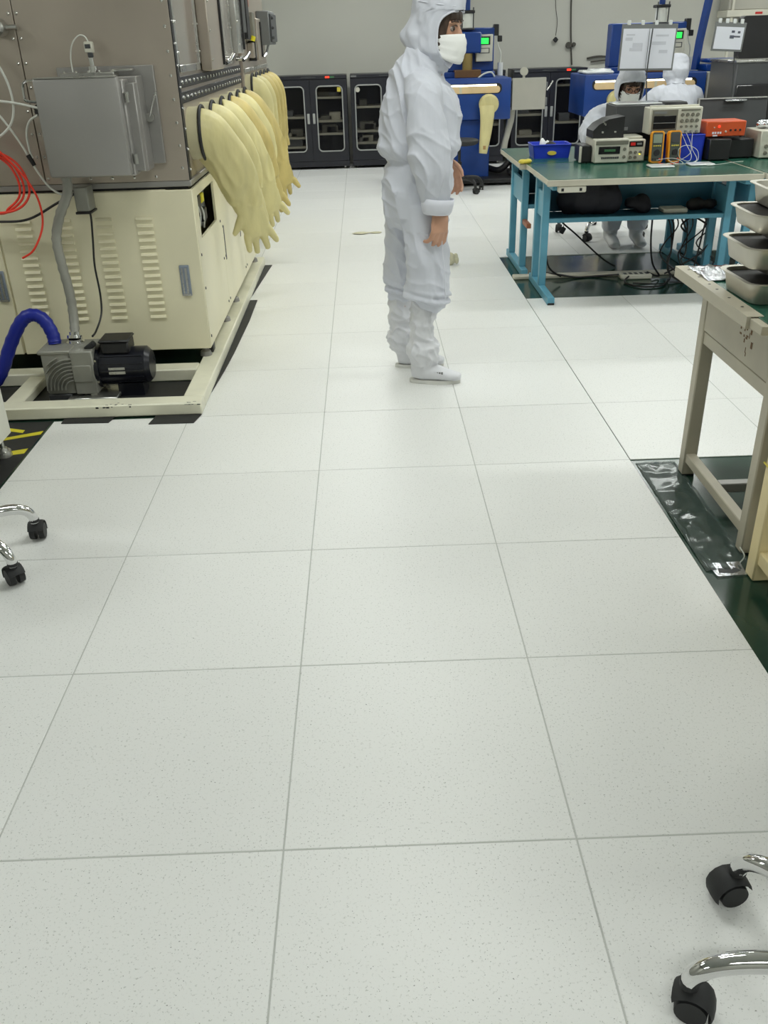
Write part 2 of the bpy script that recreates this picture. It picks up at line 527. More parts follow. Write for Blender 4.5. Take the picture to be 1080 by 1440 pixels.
# right side: panels with seams, slots, a recess and screws
ys = [3.060, 3.80, 4.66, 5.36]
for k in range(3):
    z1 = 0.866
    if k == 0:
        # first panel has a window onto the inside fittings
        b = new()
        for lo, hi in (((3.060, .112), (3.158, .866)), ((3.66, .112), (3.797, .866)), ((3.158, .112), (3.66, .625)), ((3.158, .822), (3.66, .866))):
            box(b, (XF - .012, lo[0], lo[1]), (XF, hi[0], hi[1]))
        p = obj('side_panel', b, 'cream', gb, smooth=False)
        b = new()
        box(b, (XF - .062, 3.15, .62), (XF - .056, 3.67, .83)); obj('recess_back', b, 'grey', p)
        b = new(); box(b, (XF - .055, 3.28, .70), (XF - .02, 3.36, .80), .004); box(b, (XF - .055, 3.40, .66), (XF - .02, 3.5, .72), .004); obj('valve_block', b, 'black', p)
        b = new(); tube(b, [(XF - .03, 3.2, .77), (XF - .02, 3.25, .76), (XF - .02, 3.3, .70), (XF - .03, 3.27, .64)], .004); tube(b, [(XF - .05, 3.3, .79), (XF - .02, 3.38, .72), (XF - .03, 3.42, .63)], .005); obj('air_tube', b, 'whitetube', p)
        b = new(); box(b, (XF - .05, 3.37, .755), (XF - .015, 3.43, .80), .004); obj('brass_fitting', b, 'yellow', p)
    else:
        b = new(); box(b, (XF - .012, ys[k], .112), (XF, ys[k + 1] - .004, .866), .002); p = obj('side_panel', b, 'cream', gb)
    sc_pts = [(ys[k] + .03, .16), (ys[k] + .03, .40), (ys[k] + .03, .56), (ys[k + 1] - .04, .16), (ys[k + 1] - .04, .40), (ys[k + 1] - .04, .6)]
    s0 = None
    for (sy, sz) in sc_pts:
        if s0 is None:
            b = new(); cyl(b, (XF - .001, sy, sz), (XF + .003, sy, sz), .008, .006, 10); s0 = obj('screw', b, 'darkgrey', p); y0, z0 = sy, sz
        else:
            copies(s0, 'screw', [(0, sy - y0, sz - z0)], p)
for y in (3.85, 4.52):
    b = new(); box(b, (XF - .001, y - .012, .375), (XF + .0015, y + .012, .56), .001); obj('slot', b, 'black', gb)
# levelling feet
def foot(x, y, parent=gb, z0=.058):
    b = new(); cyl(b, (x, y, z0), (x, y, z0 + .022), .030, .026, 14); cyl(b, (x, y, z0 + .022), (x, y, z0 + .03), .026, .014, 14); cyl(b, (x, y, z0 + .03), (x, y, .116), .011, n=10)
    return obj('levelling_foot', b, 'steelbox', parent)
for x, y in ((-0.625, 3.10), (-0.61, 3.72), (-0.61, 4.15), (-0.61, 5.25)): foot(x, y)
for x, y in ((-1.99, 3.3), (-1.99, 5.35)): foot(x, y, z0=.002)
# castor block beside the front foot
b = new(); box(b, (-0.615, 3.13, .06), (-0.59, 3.19, .112), .006); obj('castor_block', b, 'black', gb)

# steel upper body
b = new(); box(b, (-2.05, 3.05, 0.879), (XF, 5.38, 0.905), 0.003); obj('ledge', b, 'steelbox', gb)
b = new(); box(b, (-2.04, 3.07, 0.868), (XF - .02, 5.36, 0.879)); obj('gasket', b, 'black', gb)
b = new(); box(b, (-2.05, 3.062, 0.905), (XF - .03, 5.38, 2.05), 0.003); up = obj('chamber', b, 'steel', gb)
for x0, x1 in ((-1.246, XF - .006), (-2.05, -1.250)):
    b = new(); box(b, (x0, 3.047, 0.906), (x1, 3.062, 2.05), 0.0015); ep = obj('end_panel', b, 'steel', gb)
    if x0 < -1.5: ep2 = ep
    else: ep1 = ep
def bolts(parent, pts, axis, r=.0065, h=.006, m='bolt'):
    b0 = None
    ax = Vector(axis)
    for p in pts:
        p = Vector(p)
        if b0 is None:
            b = new(); cyl(b, p, p + ax * h * .6, r, r, 8); cyl(b, p + ax * h * .6, p + ax * h, r * .95, r * .5, 8); b0 = obj('bolt', b, m, parent); q = p
        else: copies(b0, 'bolt', [p - q], parent)
bolts(ep1, [(-0.615, 3.047, 0.96 + k * .0945) for k in range(12)] + [(-1.232, 3.047, 0.93 + k * .0945) for k in range(12)] + [(-1.14 + k * .1, 3.047, .925) for k in range(5)], (0, -1, 0))
bolts(ep2, [(-1.266, 3.047, 0.93 + k * .0945) for k in range(12)] + [(-1.36 - k * .1, 3.047, .925) for k in range(5)], (0, -1, 0))
# round knob on the left end panel
b = new(); cyl(b, (-1.31, 3.047, 1.54), (-1.31, 2.985, 1.54), .034, .034, 20); cyl(b, (-1.28, 3.02, 1.54), (-1.232, 3.02, 1.54), .010, n=10); cyl(b, (-1.31, 2.985, 1.54), (-1.31, 2.975, 1.54), .034, .026, 20)
obj('knob', b, 'steellight', gb)

# glove side: studded clamp strips, windows, gasket strip at the corner
b = new(); box(b, (XF - .035, 3.062, 0.905), (XF - .014, 5.38, 2.05)); side = obj('glove_panel', b, 'steel', gb)
b = new(); box(b, (XF - .016, 3.050, 0.906), (XF - .001, 3.095, 2.05), .002); obj('corner_gasket', b, 'black', gb)
bolts(gb, [(XF - .001, 3.072, .95 + k * .085) for k in range(13)], (1, 0, 0), .006)
b = new(); box(b, (XF - .016, 3.097, 1.222), (XF - .003, 5.36, 1.268), .002); st1 = obj('clamp_strip', b, 'black', gb)
b = new(); box(b, (XF - .016, 3.097, 1.284), (XF - .003, 5.36, 1.330), .002); st2 = obj('clamp_strip', b, 'black', gb)
bolts(st1, [(XF - .003, 3.14 + k * .105, 1.245) for k in range(21)], (1, 0, 0), .0085, .007)
bolts(st2, [(XF - .003, 3.14 + k * .105, 1.307) for k in range(21)], (1, 0, 0), .0085, .007)
def window(y0, y1, z0=1.345, z1=1.98):
    b = new()
    box(b, (XF - .016, y0, z0), (XF - .004, y0 + .03, z1), .002); box(b, (XF - .016, y1 - .03, z0), (XF - .004, y1, z1), .002)
    box(b, (XF - .016, y0, z0), (XF - .004, y1, z0 + .03), .002); box(b, (XF - .016, y0, z1 - .03), (XF - .004, y1, z1), .002)
    w = obj('window_frame', b, 'steellight', gb)
    b = new(); box(b, (XF - .017, y0 + .03, z0 + .03), (XF - .010, y1 - .03, z1 - .03)); obj('pane', b, 'winglass', w)
    bolts(w, [(XF - .004, y0 + .015, z0 + .08 + k * .12) for k in range(5)] + [(XF - .004, y1 - .015, z0 + .08 + k * .12) for k in range(5)], (1, 0, 0), .006)
window(3.12, 3.74); window(4.28, 5.05)
# protruding transfer hatch between the windows, with clamps and a bright lever
def hatch(y0, y1, z0, z1, d, m='steel'):
    b = new(); box(b, (XF - .01, y0, z0), (XF + d, y1, z1), .004); h = obj('hatch', b, m, gb)
    b = new(); box(b, (XF + d, y1 - .03, z0 + .02), (XF + d + .012, y1 - .005, z1 - .03)); obj('hatch_seal', b, 'black', h)
    bolts(h, [(XF + d, y0 + .03, z0 + .05 + k * .13) for k in range(4)], (1, 0, 0), .007)
    return h
h1 = hatch(3.78, 4.22, 1.335, 1.72, .045)
h2 = hatch(5.08, 5.36, 1.40, 1.80, .03, 'steellight')
for y in (4.30, 5.12):
    b = new(); cyl(b, (XF, y, 1.37), (XF + .06, y, 1.37), .014, n=12); tube(b, [(XF + .05, y - .02, 1.36), (XF + .065, y + .05, 1.375), (XF + .075, y + .14, 1.40)], .010, 10)
    obj('clamp_lever', b, 'chrome', gb)
bolts(gb, [(XF - .002, 3.84 + k * .07, 1.745) for k in range(7)], (1, 0, 0), .009, .012)

# glove ports, rings and gloves
def glove_mesh(L=.56, out=.13, R=.112, seed=0, spread=1.0, twist=0.0):
    rd = random.Random(seed)
    b = new()
    pts = [(0, 0, 0), (.032, 0, -.012), (.055 + out * .15, .005, -.085), (.072 + out * .42, .01, -.19), (.078 + out * .66, .02, -.31), (.078 + out * .86, .03, -.41), (.076 + out * 1.0, .04, -.49)]
    rr = [(R, R), (R * .9, R * .98), (R * .70, R * .97), (R * .54, R * .94), (R * .44, R * .86), (R * .36, R * .76), (R * .31, R * .68)]
    P = spline(pts, 4); n = len(P); S = []
    for i in range(n):
        u = i / (n - 1) * (len(rr) - 1); k = min(int(u), len(rr) - 2); f = u - k
        S.append((rr[k][0] * (1 - f) + rr[k + 1][0] * f, rr[k][1] * (1 - f) + rr[k + 1][1] * f))
    s = L / .56
    P = [Vector((p.x, p.y, p.z * s)) for p in P]
    loft(b, P, S, ref=(0, 0, 1) if False else (0, 1, 0), n=20)
    e = P[-1]; d = (P[-1] - P[-4]).normalized()
    side = Vector((1, .45, 0)); side = (side - d * side.dot(d)).normalized()
    nrm = d.cross(side)
    side = Matrix.Rotation(twist, 3, d) @ side
    hand = e + d * .09
    loft(b, [e - d * .03, e + d * .02, hand, e + d * .14], [(.068, .036), (.072, .033), (.074, .028), (.064, .023)], ref=side, n=16)
    for k in range(4):
        o = (k - 1.5) * .035 * spread
        ln = (.085, .105, .10, .078)[k] * rd.uniform(.9, 1.1)
        st = e + d * .12 + side * o
        dirv = (d + side * (o * 4.0 * spread) + nrm * rd.uniform(-.35, .35)).normalized()
        loft(b, [st, st + dirv * ln * .5, st + dirv * ln], [.0195, .0180, .0145], ref=side, n=10, dome=.010)
    st = e + d * .03 - side * .055
    dirv = (d * .75 - side * .75).normalized()
    loft(b, [st, st + dirv * .05, st + dirv * .09], [.024, .020, .015], ref=side, n=10, dome=.010)
    me = bake(b, .0065, 5)
    def fold(p):
        q = noise.noise(Vector((p.x * 9, p.y * 9, p.z * 5)) + Vector((seed * 7.1, 0, 0)))
        r = 1 - abs(noise.noise(Vector((p.x * 16, p.y * 22, p.z * 6)) + Vector((seed * 3.3, 4, 0))))
        k = min(1, max(0, -p.z / .2)) * (1 if p.z > -.46 * s else .25)
        return (q * .010 + (r - .75) * .024) * k
    wrinkle(me, fold)
    me.update()
    return me
mat('portwhite', (196, 190, 156), .5)
GV = [glove_mesh(.41, .12, .110, 1, 1.1, .15), glove_mesh(.37, .09, .110, 2, .9, -.25), glove_mesh(.42, .14, .110, 3, 1.15, .4), glove_mesh(.34, .01, .085, 4, .9, .2)]
def port(y, z, gl, rot, parent, x=XF, m='latex', R=.118, push=.0):
    b = new(); cyl(b, (x - .02, y, z), (x + .035, y, z), R * .98, R * .98, 28); p = obj('glove_port', b, 'portwhite', parent)
    b = new(); ring(b, (x + .046, y, z), (1, 0, 0), R * 1.0, .008, 28, 8); obj('clamp_ring', b, 'blackrubber', p)
    g = bpy.data.objects.new('glove', gl); COL.objects.link(g)
    if not gl.materials: gl.materials.append(MATS[m])
    g.parent = p; g.location = Vector((x + .03 + push, y, z)) - wloc(p); g.rotation_euler = (0, 0, rot)
    g.material_slots[0].link = 'OBJECT'; g.material_slots[0].material = MATS[m]
    return p
for k, (gi, rot, m) in enumerate(((0, .10, 'latex'), (1, .15, 'latex'), (2, .30, 'latex'), (0, .22, 'latexold'), (1, .35, 'latex'), (2, .30, 'latexold'))):
    port(3.28 + .358 * k, 1.085, GV[gi], rot, gb, m=m)

# antechamber: flange on the end panel, collar, big square door, handle, sensor, lever
ac = thing('transfer_chamber', 'square grey steel transfer chamber with hinged door bolted to the glove box end', 'transfer chamber', (-0.95, 2.9, 0.95))
b = new(); box(b, (-1.10, 3.022, .985), (-0.683, 3.0465, 1.383), .003); obj('flange', b, 'steelbox', ac)
b = new(); box(b, (-1.08, 2.90, .968), (-0.735, 3.022, 1.345), .004); obj('collar', b, 'steelbox', ac)
b = new(); box(b, (-1.10, 2.80, .962), (-0.770, 2.905, 1.338), .006); box(b, (-0.775, 2.84, .975), (-0.735, 2.90, 1.322), .004); obj('door_rim', b, 'steelbox', ac)
b = new(); box(b, (-1.122, 2.74, .969), (-0.778, 2.80, 1.350), .012, 2); dr = obj('door', b, 'steelbox', ac)
b = new(); box(b, (-1.115, 2.739, 1.3475), (-0.785, 2.80, 1.3525), .001); obj('bright_edge', b, 'steellight', dr)
b = new(); tube(b, [(-1.118, 2.77, 1.342), (-1.155, 2.768, 1.340), (-1.168, 2.766, 1.325), (-1.172, 2.766, 1.285), (-1.165, 2.768, 1.268), (-1.12, 2.77, 1.262)], .0055, 8); obj('door_handle', b, 'chrome', dr)
for z in (1.25, 1.01):
    b = new(); cyl(b, (-0.762, 2.80, z + .04), (-0.762, 2.80, z), .010, n=10); obj('hinge', b, 'steellight', dr)
b = new(); cyl(b, (-0.72, 3.02, 1.178), (-0.72, 2.985, 1.178), .018, n=14); tube(b, [(-0.72, 2.99, 1.178), (-0.70, 2.985, 1.23), (-0.678, 2.985, 1.280)], .005, 8); obj('latch_lever', b, 'steellight', ac)
b = new(); box(b, (-1.06, 2.92, 1.345), (-0.83, 3.01, 1.362), .003); box(b, (-0.84, 2.94, 1.362), (-0.76, 3.0, 1.372), .003); obj('top_bracket', b, 'steellight', ac)
bolts(ac, [(-1.04 + k * .05, 2.935, 1.362) for k in range(5)], (0, 0, 1), .006, .008)
b = new(); cyl(b, (-0.922, 2.95, 1.362), (-0.922, 2.95, 1.385), .020, n=16); cyl(b, (-0.922, 2.95, 1.385), (-0.925, 2.95, 1.435), .011, n=14); gs = obj('gauge_stem', b, 'chrome', ac)
b = new(); box(b, (-0.941, 2.932, 1.435), (-0.907, 2.968, 1.478), .004); obj('sensor_head', b, 'plastic', ac)
b = new(); box(b, (-0.936, 2.9312, 1.452), (-0.913, 2.9325, 1.468)); box(b, (-0.930, 2.931, 1.418), (-0.908, 2.945, 1.437), .003); obj('sensor_print', b, 'darkgrey', ac)
b = new(); tube(b, [(-0.924, 2.95, 1.476), (-0.935, 2.95, 1.497), (-0.962, 2.955, 1.500), (-0.995, 2.96, 1.470), (-1.012, 2.965, 1.42), (-1.015, 2.97, 1.365)], .003, 8); obj('sensor_cable', b, 'whitetube', ac)
# clamps on the left side of the door
b = new(); box(b, (-1.20, 2.93, 1.20), (-1.135, 2.99, 1.245), .01); box(b, (-1.15, 2.94, 1.16), (-1.12, 2.99, 1.21), .006); obj('cable_clamp', b, 'blackrubber', ac)
b = new(); ring(b, (-1.165, 2.925, 1.232), (0, -1, 0), .010, .004, 16, 6); obj('clamp_eye', b, 'bolt', ac)
b = new(); box(b, (-1.16, 2.96, 1.045), (-1.115, 3.0, 1.06), .004); box(b, (-1.15, 2.95, .99), (-1.11, 2.99, 1.01), .004); box(b, (-1.13, 2.93, 1.0), (-1.115, 2.99, 1.10)); obj('latch', b, 'steellight', ac)
# outlet box under the chamber
b = new(); box(b, (-1.095, 2.93, .80), (-1.035, 3.035, .905), .004); obj('outlet_box', b, 'pumpgrey', ac)
b = new(); box(b, (-1.10, 2.925, .79), (-1.03, 3.035, .80), .002); obj('outlet_gland', b, 'black', ac)

# tubes and cables
def cable(name, pts, r, m, label, cat='cable', n=8):
    b = new(); tube(b, pts, r, n); return solo(name, b, m, label, cat, loc=pts[-1])
cable('corrugated_hose', [(-1.105, 2.90, .967), (-1.11, 2.90, .89), (-1.165, 2.90, .79), (-1.20, 2.90, .69), (-1.195, 2.89, .58), (-1.178, 2.87, .45), (-1.172, 2.84, .34), (-1.168, 2.80, .27)], lambda t: .0215 + .0018 * math.sin(t * 150), 'pumpgrey', 'grey corrugated steel hose hanging from transfer chamber to pump', 'hose', 14)
cable('power_cable', [(-1.056, 2.98, .80), (-1.047, 2.97, .77), (-1.058, 2.97, .66), (-1.070, 2.97, .55), (-1.065, 2.96, .42), (-1.068, 2.93, .33), (-1.085, 2.86, .27), (-1.088, 2.80, .262)], .0048, 'black', 'thin black power cable dropping down the cream door to the pump motor')
cable('cable', [(-1.80, 2.99, .84), (-1.60, 2.98, .775), (-1.457, 2.97, .762), (-1.326, 2.96, .772), (-1.183, 2.95, .838), (-1.10, 2.95, .875), (-1.07, 2.96, .90)], .0055, 'black', 'black cable sagging sideways across the louvred cream door')
cable('air_tube', [(-1.50, 2.97, 1.52), (-1.36, 2.96, 1.45), (-1.305, 2.95, 1.37), (-1.287, 2.95, 1.27), (-1.31, 2.95, 1.18), (-1.38, 2.95, 1.12), (-1.52, 2.97, 1.06)], .0055, 'whitetube', 'white air tube bowing in a wide arc below the round knob', 'tube')
cable('air_tube', [(-1.60, 2.97, 1.24), (-1.45, 2.96, 1.265), (-1.342, 2.95, 1.262), (-1.26, 2.94, 1.25), (-1.175, 2.925, 1.232)], .0055, 'whitetube', 'white air tube running level into the black clamp by the chamber door', 'tube')
cable('air_tube', [(-1.185, 2.93, 1.205), (-1.23, 2.94, 1.18), (-1.255, 2.945, 1.13), (-1.258, 2.95, 1.06), (-1.252, 2.952, 1.03)], .005, 'whitetube', 'short white tube looping from the black clamp down to a black joint', 'tube')
cable('air_tube', [(-1.55, 2.97, 1.38), (-1.42, 2.96, 1.27), (-1.353, 2.95, 1.20), (-1.29, 2.95, 1.09), (-1.262, 2.95, 1.02), (-1.235, 2.95, .96), (-1.20, 2.95, .905), (-1.155, 2.95, .875), (-1.12, 2.96, .872)], .005, 'whitetube', 'long white tube slanting down past the black joint to the ledge', 'tube')
b = new(); cyl(b, (-1.268, 2.95, 1.045), (-1.25, 2.95, 1.0), .012, .009, 10); solo('tube_joint', b, 'black', 'small black joint on the slanting white air tube', 'joint', (-1.26, 2.95, 1.02))
for k, (dx, lab) in enumerate(((0.0, 'outermost red coiled air tube at the lower left of the steel panel'), (-.028, 'middle red coiled air tube at the lower left of the steel panel'), (-.05, 'innermost red coiled air tube at the lower left of the steel panel'))):
    y = 2.90 + .012 * k
    cable('red_air_tube', [(-1.62, y, 1.10 + .02 * k), (-1.46, y, 1.085), (-1.36 + dx, y, 1.055), (-1.30 + dx, y, 1.005), (-1.275 + dx, y, .93), (-1.29 + dx, y, .87), (-1.345 + dx, y, .826), (-1.44, y, .812 - .004 * k), (-1.65, y, .83)], .0052, 'red', lab, 'tube')
cable('red_air_tube', [(-1.55, 2.88, 1.19), (-1.42, 2.88, 1.12), (-1.33, 2.88, 1.03), (-1.262, 2.88, .93), (-1.236, 2.88, .84), (-1.247, 2.88, .745), (-1.305, 2.88, .65), (-1.368, 2.89, .612)], .0048, 'red', 'single red air tube with a loose end hanging over the louvres', 'tube')

# ------------------------------------------------------------------ vacuum pump
vp = thing('vacuum_pump', 'grey finned vacuum pump with black motor standing inside the cream base frame', 'pump', (-1.05, 2.74, -0.004))
b = new(); box(b, (-1.30, 2.66, .03), (-1.165, 2.84, .232), .012, 2); fb = obj('oil_case', b, 'pumpgrey', vp)
b = new(); box(b, (-1.31, 2.655, .222), (-1.16, 2.845, .240), .005); obj('case_lid', b, 'pumpgrey', vp)
# curved cooling fins on the front of the case
fin0 = None
for k in range(8):
    r = .045 + k * .017
    pts = []
    for j in range(9):
        a = math.radians(88 + 92 * j / 8)
        x = -1.165 + r * math.cos(a) * .98; z = .055 + r * math.sin(a)
        if x < -1.297 or z > .215: continue
        pts.append((x, 2.655, z))
    if len(pts) < 2: continue
    b = new(); loft(b, pts, [(.011, .0035)] * len(pts), ref=(0, 1, 0), n=8); obj('cooling_fin', b, 'pumpgrey', vp)
b = new(); box(b, (-1.165, 2.652, .03), (-1.060, 2.848, .236), .006); box(b, (-1.163, 2.648, .09), (-1.075, 2.655, .17), .003); obj('pump_block', b, 'pumpgrey', vp)
b = new(); box(b, (-1.30, 2.66, -.002), (-1.19, 2.84, .03), .004); obj('base_pad', b, 'darkgrey', vp)
b = new(); box(b, (-1.20, 2.62, .004), (-0.97, 2.86, .022), .004); box(b, (-1.19, 2.63, -.003), (-1.14, 2.85, .006)); box(b, (-1.02, 2.63, -.003), (-.98, 2.85, .006)); box(b, (-1.10, 2.66, .02), (-1.07, 2.84, .05)); obj('base_plate', b, 'steellight', vp)
b = new(); cyl(b, (-1.063, 2.75, .135), (-1.045, 2.75, .135), .100, n=28); cyl(b, (-1.045, 2.75, .135), (-0.835, 2.75, .135), .086, n=28); cyl(b, (-0.835, 2.75, .135), (-0.815, 2.75, .135), .086, .066, 28)
mo = obj('motor', b, 'motor', vp)
b = new()
for k in range(16):
    a = 2 * PI * k / 16
    if 60 < math.degrees(a) < 120: continue
    obox(b, (-0.94, 2.75 + .088 * math.cos(a), .135 + .088 * math.sin(a)), (.19, .006, .004), Matrix.Rotation(a + PI / 2, 3, 'X') if False else Matrix.Rotation(a - PI / 2, 3, 'X'))
obj('motor_rib', b, 'motor', vp)['kind'] = 'stuff'
b = new(); box(b, (-0.86, 2.70, .0), (-0.98, 2.80, .06)); obj('motor_foot', b, 'motor', vp)
b = new(); box(b, (-1.03, 2.69, .205), (-0.90, 2.81, .262), .008); tb = obj('terminal_box', b, 'black', vp)
b = new(); box(b, (-1.035, 2.685, .258), (-0.895, 2.815, .272), .006); obj('terminal_lid', b, 'black', tb)
b = new(); box(b, (-1.00, 2.663, .118), (-0.925, 2.6655, .150)); obj('name_plate', b, 'steellight', vp)
b = new(); obox(b, (-1.075, 2.70, .245), (.055, .03, .026), Matrix.Rotation(-.6, 3, 'Y'), .005); obj('handle_grip', b, 'blackrubber', vp)
b = new(); cyl(b, (-1.168, 2.79, .236), (-1.168, 2.79, .244), .042, n=20); cyl(b, (-1.168, 2.79, .244), (-1.168, 2.79, .256), .03, n=20); cyl(b, (-1.168, 2.79, .256), (-1.168, 2.795, .27), .036, n=20); cyl(b, (-1.168, 2.795, .27), (-1.168, 2.80, .285), .025, n=20)
obj('inlet_flange', b, 'chrome', vp)
for z in (.085, .185):
    b = new(); cyl(b, (-1.055, 2.672 if z > .1 else 2.672, z), (-1.055, 2.66, z), .006, n=8); obj('bolt', b, 'bolt', vp)
cable('blue_hose', [(-1.262, 2.78, .238), (-1.268, 2.79, .285), (-1.300, 2.80, .350), (-1.350, 2.80, .372), (-1.405, 2.80, .340), (-1.477, 2.80, .235), (-1.538, 2.79, .118), (-1.60, 2.78, .05), (-1.72, 2.78, .033)], lambda t: .030 + .0018 * math.sin(t * 190), 'bluehose', 'ribbed blue exhaust hose arching out of the pump case', 'hose', 16)

# strips of black rubber poking out from under the frame
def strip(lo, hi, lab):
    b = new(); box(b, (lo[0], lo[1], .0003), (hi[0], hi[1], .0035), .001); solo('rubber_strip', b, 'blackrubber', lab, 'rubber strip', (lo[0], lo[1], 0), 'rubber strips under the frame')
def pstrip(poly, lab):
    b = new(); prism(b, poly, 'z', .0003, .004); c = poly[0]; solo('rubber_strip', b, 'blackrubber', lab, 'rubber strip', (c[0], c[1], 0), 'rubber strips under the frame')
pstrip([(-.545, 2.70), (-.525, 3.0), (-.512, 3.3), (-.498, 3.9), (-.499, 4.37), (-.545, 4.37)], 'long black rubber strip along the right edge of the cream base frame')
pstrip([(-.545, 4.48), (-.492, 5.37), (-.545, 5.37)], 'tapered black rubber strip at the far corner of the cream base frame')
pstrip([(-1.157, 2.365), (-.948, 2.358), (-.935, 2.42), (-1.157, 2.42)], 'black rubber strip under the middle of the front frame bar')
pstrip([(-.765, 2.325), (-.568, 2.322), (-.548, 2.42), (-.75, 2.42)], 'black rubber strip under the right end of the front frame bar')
b = new(); box(b, (-2.05, 2.52, -.0039), (-.645, 2.88, -.0015), .0005); solo('rubber_mat', b, 'blackrubber', 'black rubber mat lying under the vacuum pump', 'mat', (-1.05, 2.7, -.0039))
b = new(); box(b, (-2.4, 1.2, -.0039), (-1.21, 2.41, -.0032)); solo('dark_mat', b, 'blackrubber', 'black floor sheet under the yellow hazard tape', 'mat', (-1.5, 2.0, -.0039))
# hazard tape on the dark floor by the white cabinet
for k, poly in enumerate(([(-1.40, 2.22), (-1.215, 2.30), (-1.215, 2.262), (-1.40, 2.19)], [(-1.42, 2.36), (-1.30, 2.315), (-1.30, 2.285), (-1.42, 2.33)], [(-1.40, 2.05), (-1.22, 2.115), (-1.22, 2.065), (-1.40, 2.02)])):
    b = new(); prism(b, poly, 'z', -.0031, -.0024)
    solo('tape_stripe', b, 'yellow', ('yellow hazard tape stripe in the middle of the dark floor corner', 'yellow hazard tape stripe furthest back beside the white cabinet', 'yellow hazard tape stripe nearest the cabinet foot')[k], 'floor tape', (poly[0][0], poly[0][1], -.0039), 'hazard tape')

# white cabinet cut by the left edge
wc = thing('white_cabinet', 'plain white metal cabinet on a screw foot at the left edge', 'cabinet', (-1.6, 1.8, -.004))
b = new(); box(b, (-1.95, 1.47, .075), (-1.265, 2.10, .85), .006); obj('body', b, 'whitecab', wc)
b = new(); box(b, (-1.2655, 1.50, .10), (-1.262, 2.07, .82), .001); obj('side_cover', b, 'whitecab', wc)
for x, y in ((-1.295, 2.05), (-1.90, 2.05), (-1.295, 1.52), (-1.90, 1.52)):
    b = new(); cyl(b, (x, y, -.003), (x, y, .02), .034, .030, 18); cyl(b, (x, y, .02), (x, y, .032), .022, .018, 12); cyl(b, (x, y, .03), (x, y, .078), .010, n=10); obj('levelling_foot', b, 'steellight', wc)

# ------------------------------------------------------------------ second glove box behind
g2 = thing('glove_box', 'second glove box further back carrying a grey control box and shorter gloves', 'glove box', (-1.3, 6.6, 0))
X2 = -.60
b = new(); box(b, (-2.05, 5.62, .10), (X2 - .05, 7.35, .95), .005); obj('lower_cabinet', b, 'cream', g2)
b = new(); box(b, (-2.05, 5.60, .95), (X2 - .02, 7.35, 2.0), .004); obj('chamber', b, 'steel', g2)
b = new(); box(b, (X2 - .02, 5.60, .97), (X2, 7.35, 1.98), .003); obj('glove_panel', b, 'steel', g2)
b = new(); box(b, (X2, 5.62, 1.275), (X2 + .012, 7.30, 1.30), .002); obj('clamp_strip', b, 'steellight', g2)
for x, y in ((-.72, 5.75), (-.72, 7.25), (-1.95, 5.75), (-1.95, 7.25)):
    b = new(); cyl(b, (x, y, 0), (x, y, .03), .035, .03, 14); cyl(b, (x, y, .03), (x, y, .102), .012, n=10); obj('levelling_foot', b, 'steelbox', g2)
for k in range(5):
    port(5.72 + .30 * k, 1.165, GV[3], .1 + .05 * (k % 3), g2, x=X2, m='latexold' if k > 1 else 'latex', R=.10)
b = new(); box(b, (X2, 5.55, 1.48), (X2 + .06, 5.72, 2.0), .006); cb = obj('control_screen', b, 'black', g2)
b = new(); box(b, (X2 + .008, 5.545, 1.52), (X2 + .052, 5.551, 1.80)); obj('screen', b, 'grey', cb)
b = new(); box(b, (X2, 6.75, 1.44), (X2 + .10, 7.30, 1.68), .006); jb = obj('junction_box', b, 'grey', g2)
b = new(); box(b, (X2 + .10, 6.78, 1.46), (X2 + .115, 7.27, 1.66), .003); obj('junction_lid', b, 'darkgrey', jb)
bolts(jb, [(X2 + .115, 6.8, 1.49 + k * .07) for k in range(3)], (1, 0, 0), .012, .02, 'darkgrey')
b = new(); box(b, (X2, 5.95, 1.36), (X2 + .045, 6.2, 1.46), .004); box(b, (X2, 6.3, 1.34), (X2 + .045, 6.6, 1.62), .004); obj('hatch', b, 'steel', g2)
b = new(); box(b, (X2 + .045, 6.52, 1.36), (X2 + .055, 6.58, 1.60)); obj('hatch_seal', b, 'black', g2)
b = new(); box(b, (X2, 6.06, 1.34), (X2 + .05, 6.10, 1.6)); obj('hatch_seal', b, 'black', g2)
b = new(); tube(b, [(X2 + .05, 6.60, 1.36), (X2 + .07, 6.68, 1.39), (X2 + .08, 6.78, 1.44)], .010, 8); obj('clamp_lever', b, 'chrome', g2)
b = new(); cyl(b, (X2 + .02, 5.80, 1.62), (X2 + .02, 5.80, 1.92), .032, n=12); fl = obj('signal_lamp', b, 'plastic', g2)
b = new(); cyl(b, (X2 + .02, 5.80, 1.68), (X2 + .02, 5.80, 1.76), .0335, n=12); obj('red_band', b, 'orange', fl)
b = new(); box(b, (X2, 5.92, 1.47), (X2 + .06, 6.05, 1.65), .005); obj('valve_block', b, 'plasticdark', g2)
b = new(); cyl(b, (X2 + .05, 5.9, 1.47), (X2 + .06, 5.9, 1.50), .016, n=10); obj('yellow_knob', b, 'yellow', g2)

